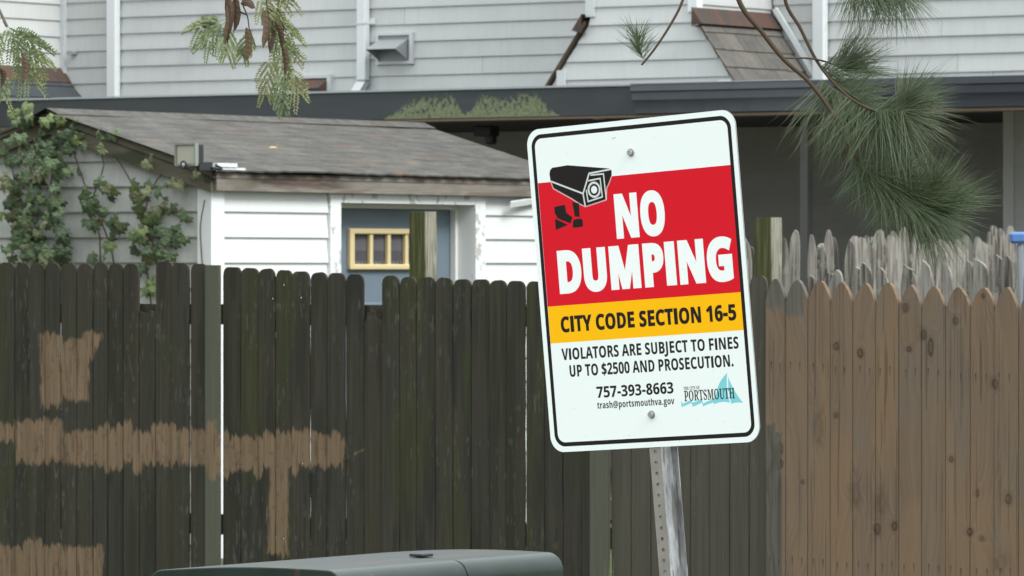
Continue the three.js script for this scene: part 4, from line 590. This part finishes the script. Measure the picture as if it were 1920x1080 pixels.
  const pods = [podGeo(.15, .0105, .5), podGeo(.13, .012, -.8), podGeo(.16, .009, 1)], pmats = [[.115, .08, .05], [.14, .1, .066], [.085, .058, .038]].map((c, k) => std({ map: paintTexture(64, 256, (u, v) => mix([c[0] * .5, c[1] * .5, c[2] * .5], [c[0] * .8, c[1] * .8, c[2] * .8], fbm(u * 5, v * 16, 90 + k, 3))), roughness: .8, side: THREE.DoubleSide }));
  for (const [x, y, l, k, lean] of [[424, -8, .16, 0, .02], [430, -4, .145, 1, -.06], [438, 0, .1, 1, .12], [441, -10, .105, 2, .0], [462, 52, .095, 0, .05], [497, 20, .125, 1, -.01], [505, 12, .135, 0, .05], [512, 22, .12, 2, .08], [520, 15, .09, 1, .22], [516, 40, .075, 2, .3], [529, 84, .085, 2, .14], [452, 6, .05, 1, 1.35], [43, 100, .085, 2, .05], [2, 128, .05, 2, .1]]) {
    const v = q(x, y, (r() - .5) * .08), m = part('seed_pod', pods[k], pmats[Math.floor(r() * 3)], t, { pos: [v.x, v.y, v.z], rot: [(r() - .5) * .2, (r() - .5) * 1.2, lean] }); m.scale.set(1, l / .15, 1); }
}
{ // unseen evergreens, added to block sky light and darken the shed gable
  const bark = std({ color: rgb(.09, .07, .055) }), lm = new THREE.MeshPhysicalMaterial({ color: rgb(.045, .075, .03), roughness: .8, transmission: .2, thickness: 0, side: THREE.DoubleSide });
  const leaf = new THREE.BufferGeometry(); leaf.setAttribute('position', new THREE.Float32BufferAttribute([0, 0, 0, .045, .09, .015, 0, .2, 0, 0, 0, 0, 0, .2, 0, -.045, .09, .015], 3)); leaf.computeVertexNormals();
  for (const [x, z, R, h, seed, label] of [[-5.25, -29, 1.75, 5.2, 1, 'dense evergreen tree added out of view to shade the shed gable'], [-5.0, -25.6, 1.7, 4.6, 2, 'bushy evergreen tree added out of view between shed and street fence for shade']]) {
    const t = thing('added_shade_tree', label, 'tree', [x, 0, z], 0, 'added shade trees out of view'), r = rng(seed * 77), N = 5200;
    part('trunk', tube([[0, -.05, 0], [.05, h * .3, .03], [0, h * .7, 0]], .12, .04, 12, 8), bark, t);
    for (let k = 0; k < 6; k++) { const a = k * 1.05 + r(), y = h * (.2 + .1 * k); part('branch', tube([[0, y, 0], [Math.cos(a) * R * .4, y + .2, Math.sin(a) * R * .4], [Math.cos(a) * R * .8, y + .35, Math.sin(a) * R * .8]], .035, .01, 8, 5), bark, t); }
    const im = new THREE.InstancedMesh(leaf, lm, N), m = new THREE.Matrix4(), e = new THREE.Euler(), q = new THREE.Quaternion(), c = []; im.name = 'crown'; im.userData.kind = 'stuff'; im.castShadow = im.receiveShadow = true;
    for (let k = 0; k < 60; k++) { const a = r() * 6.283, v = r(), rr = R * (.55 + .4 * r()) * Math.sqrt(Math.sin(Math.PI * clamp(.12 + v * .8))); c.push([Math.cos(a) * rr * .8, .4 + v * (h - .7), Math.sin(a) * rr * .8]); }
    for (let k = 0; k < N; k++) { const o = c[k % 60], g = () => (r() + r() + r() - 1.5) * .42; e.set(r() * 6, r() * 6, r() * 6); m.compose(new THREE.Vector3(o[0] + g(), Math.max(.1, o[1] + g()), o[2] + g()), q.setFromEuler(e), new THREE.Vector3(1, 1, 1).multiplyScalar(.8 + .5 * r())); im.setMatrixAt(k, m); }
    t.add(im);
  }
}
renderer.render(scene, camera);
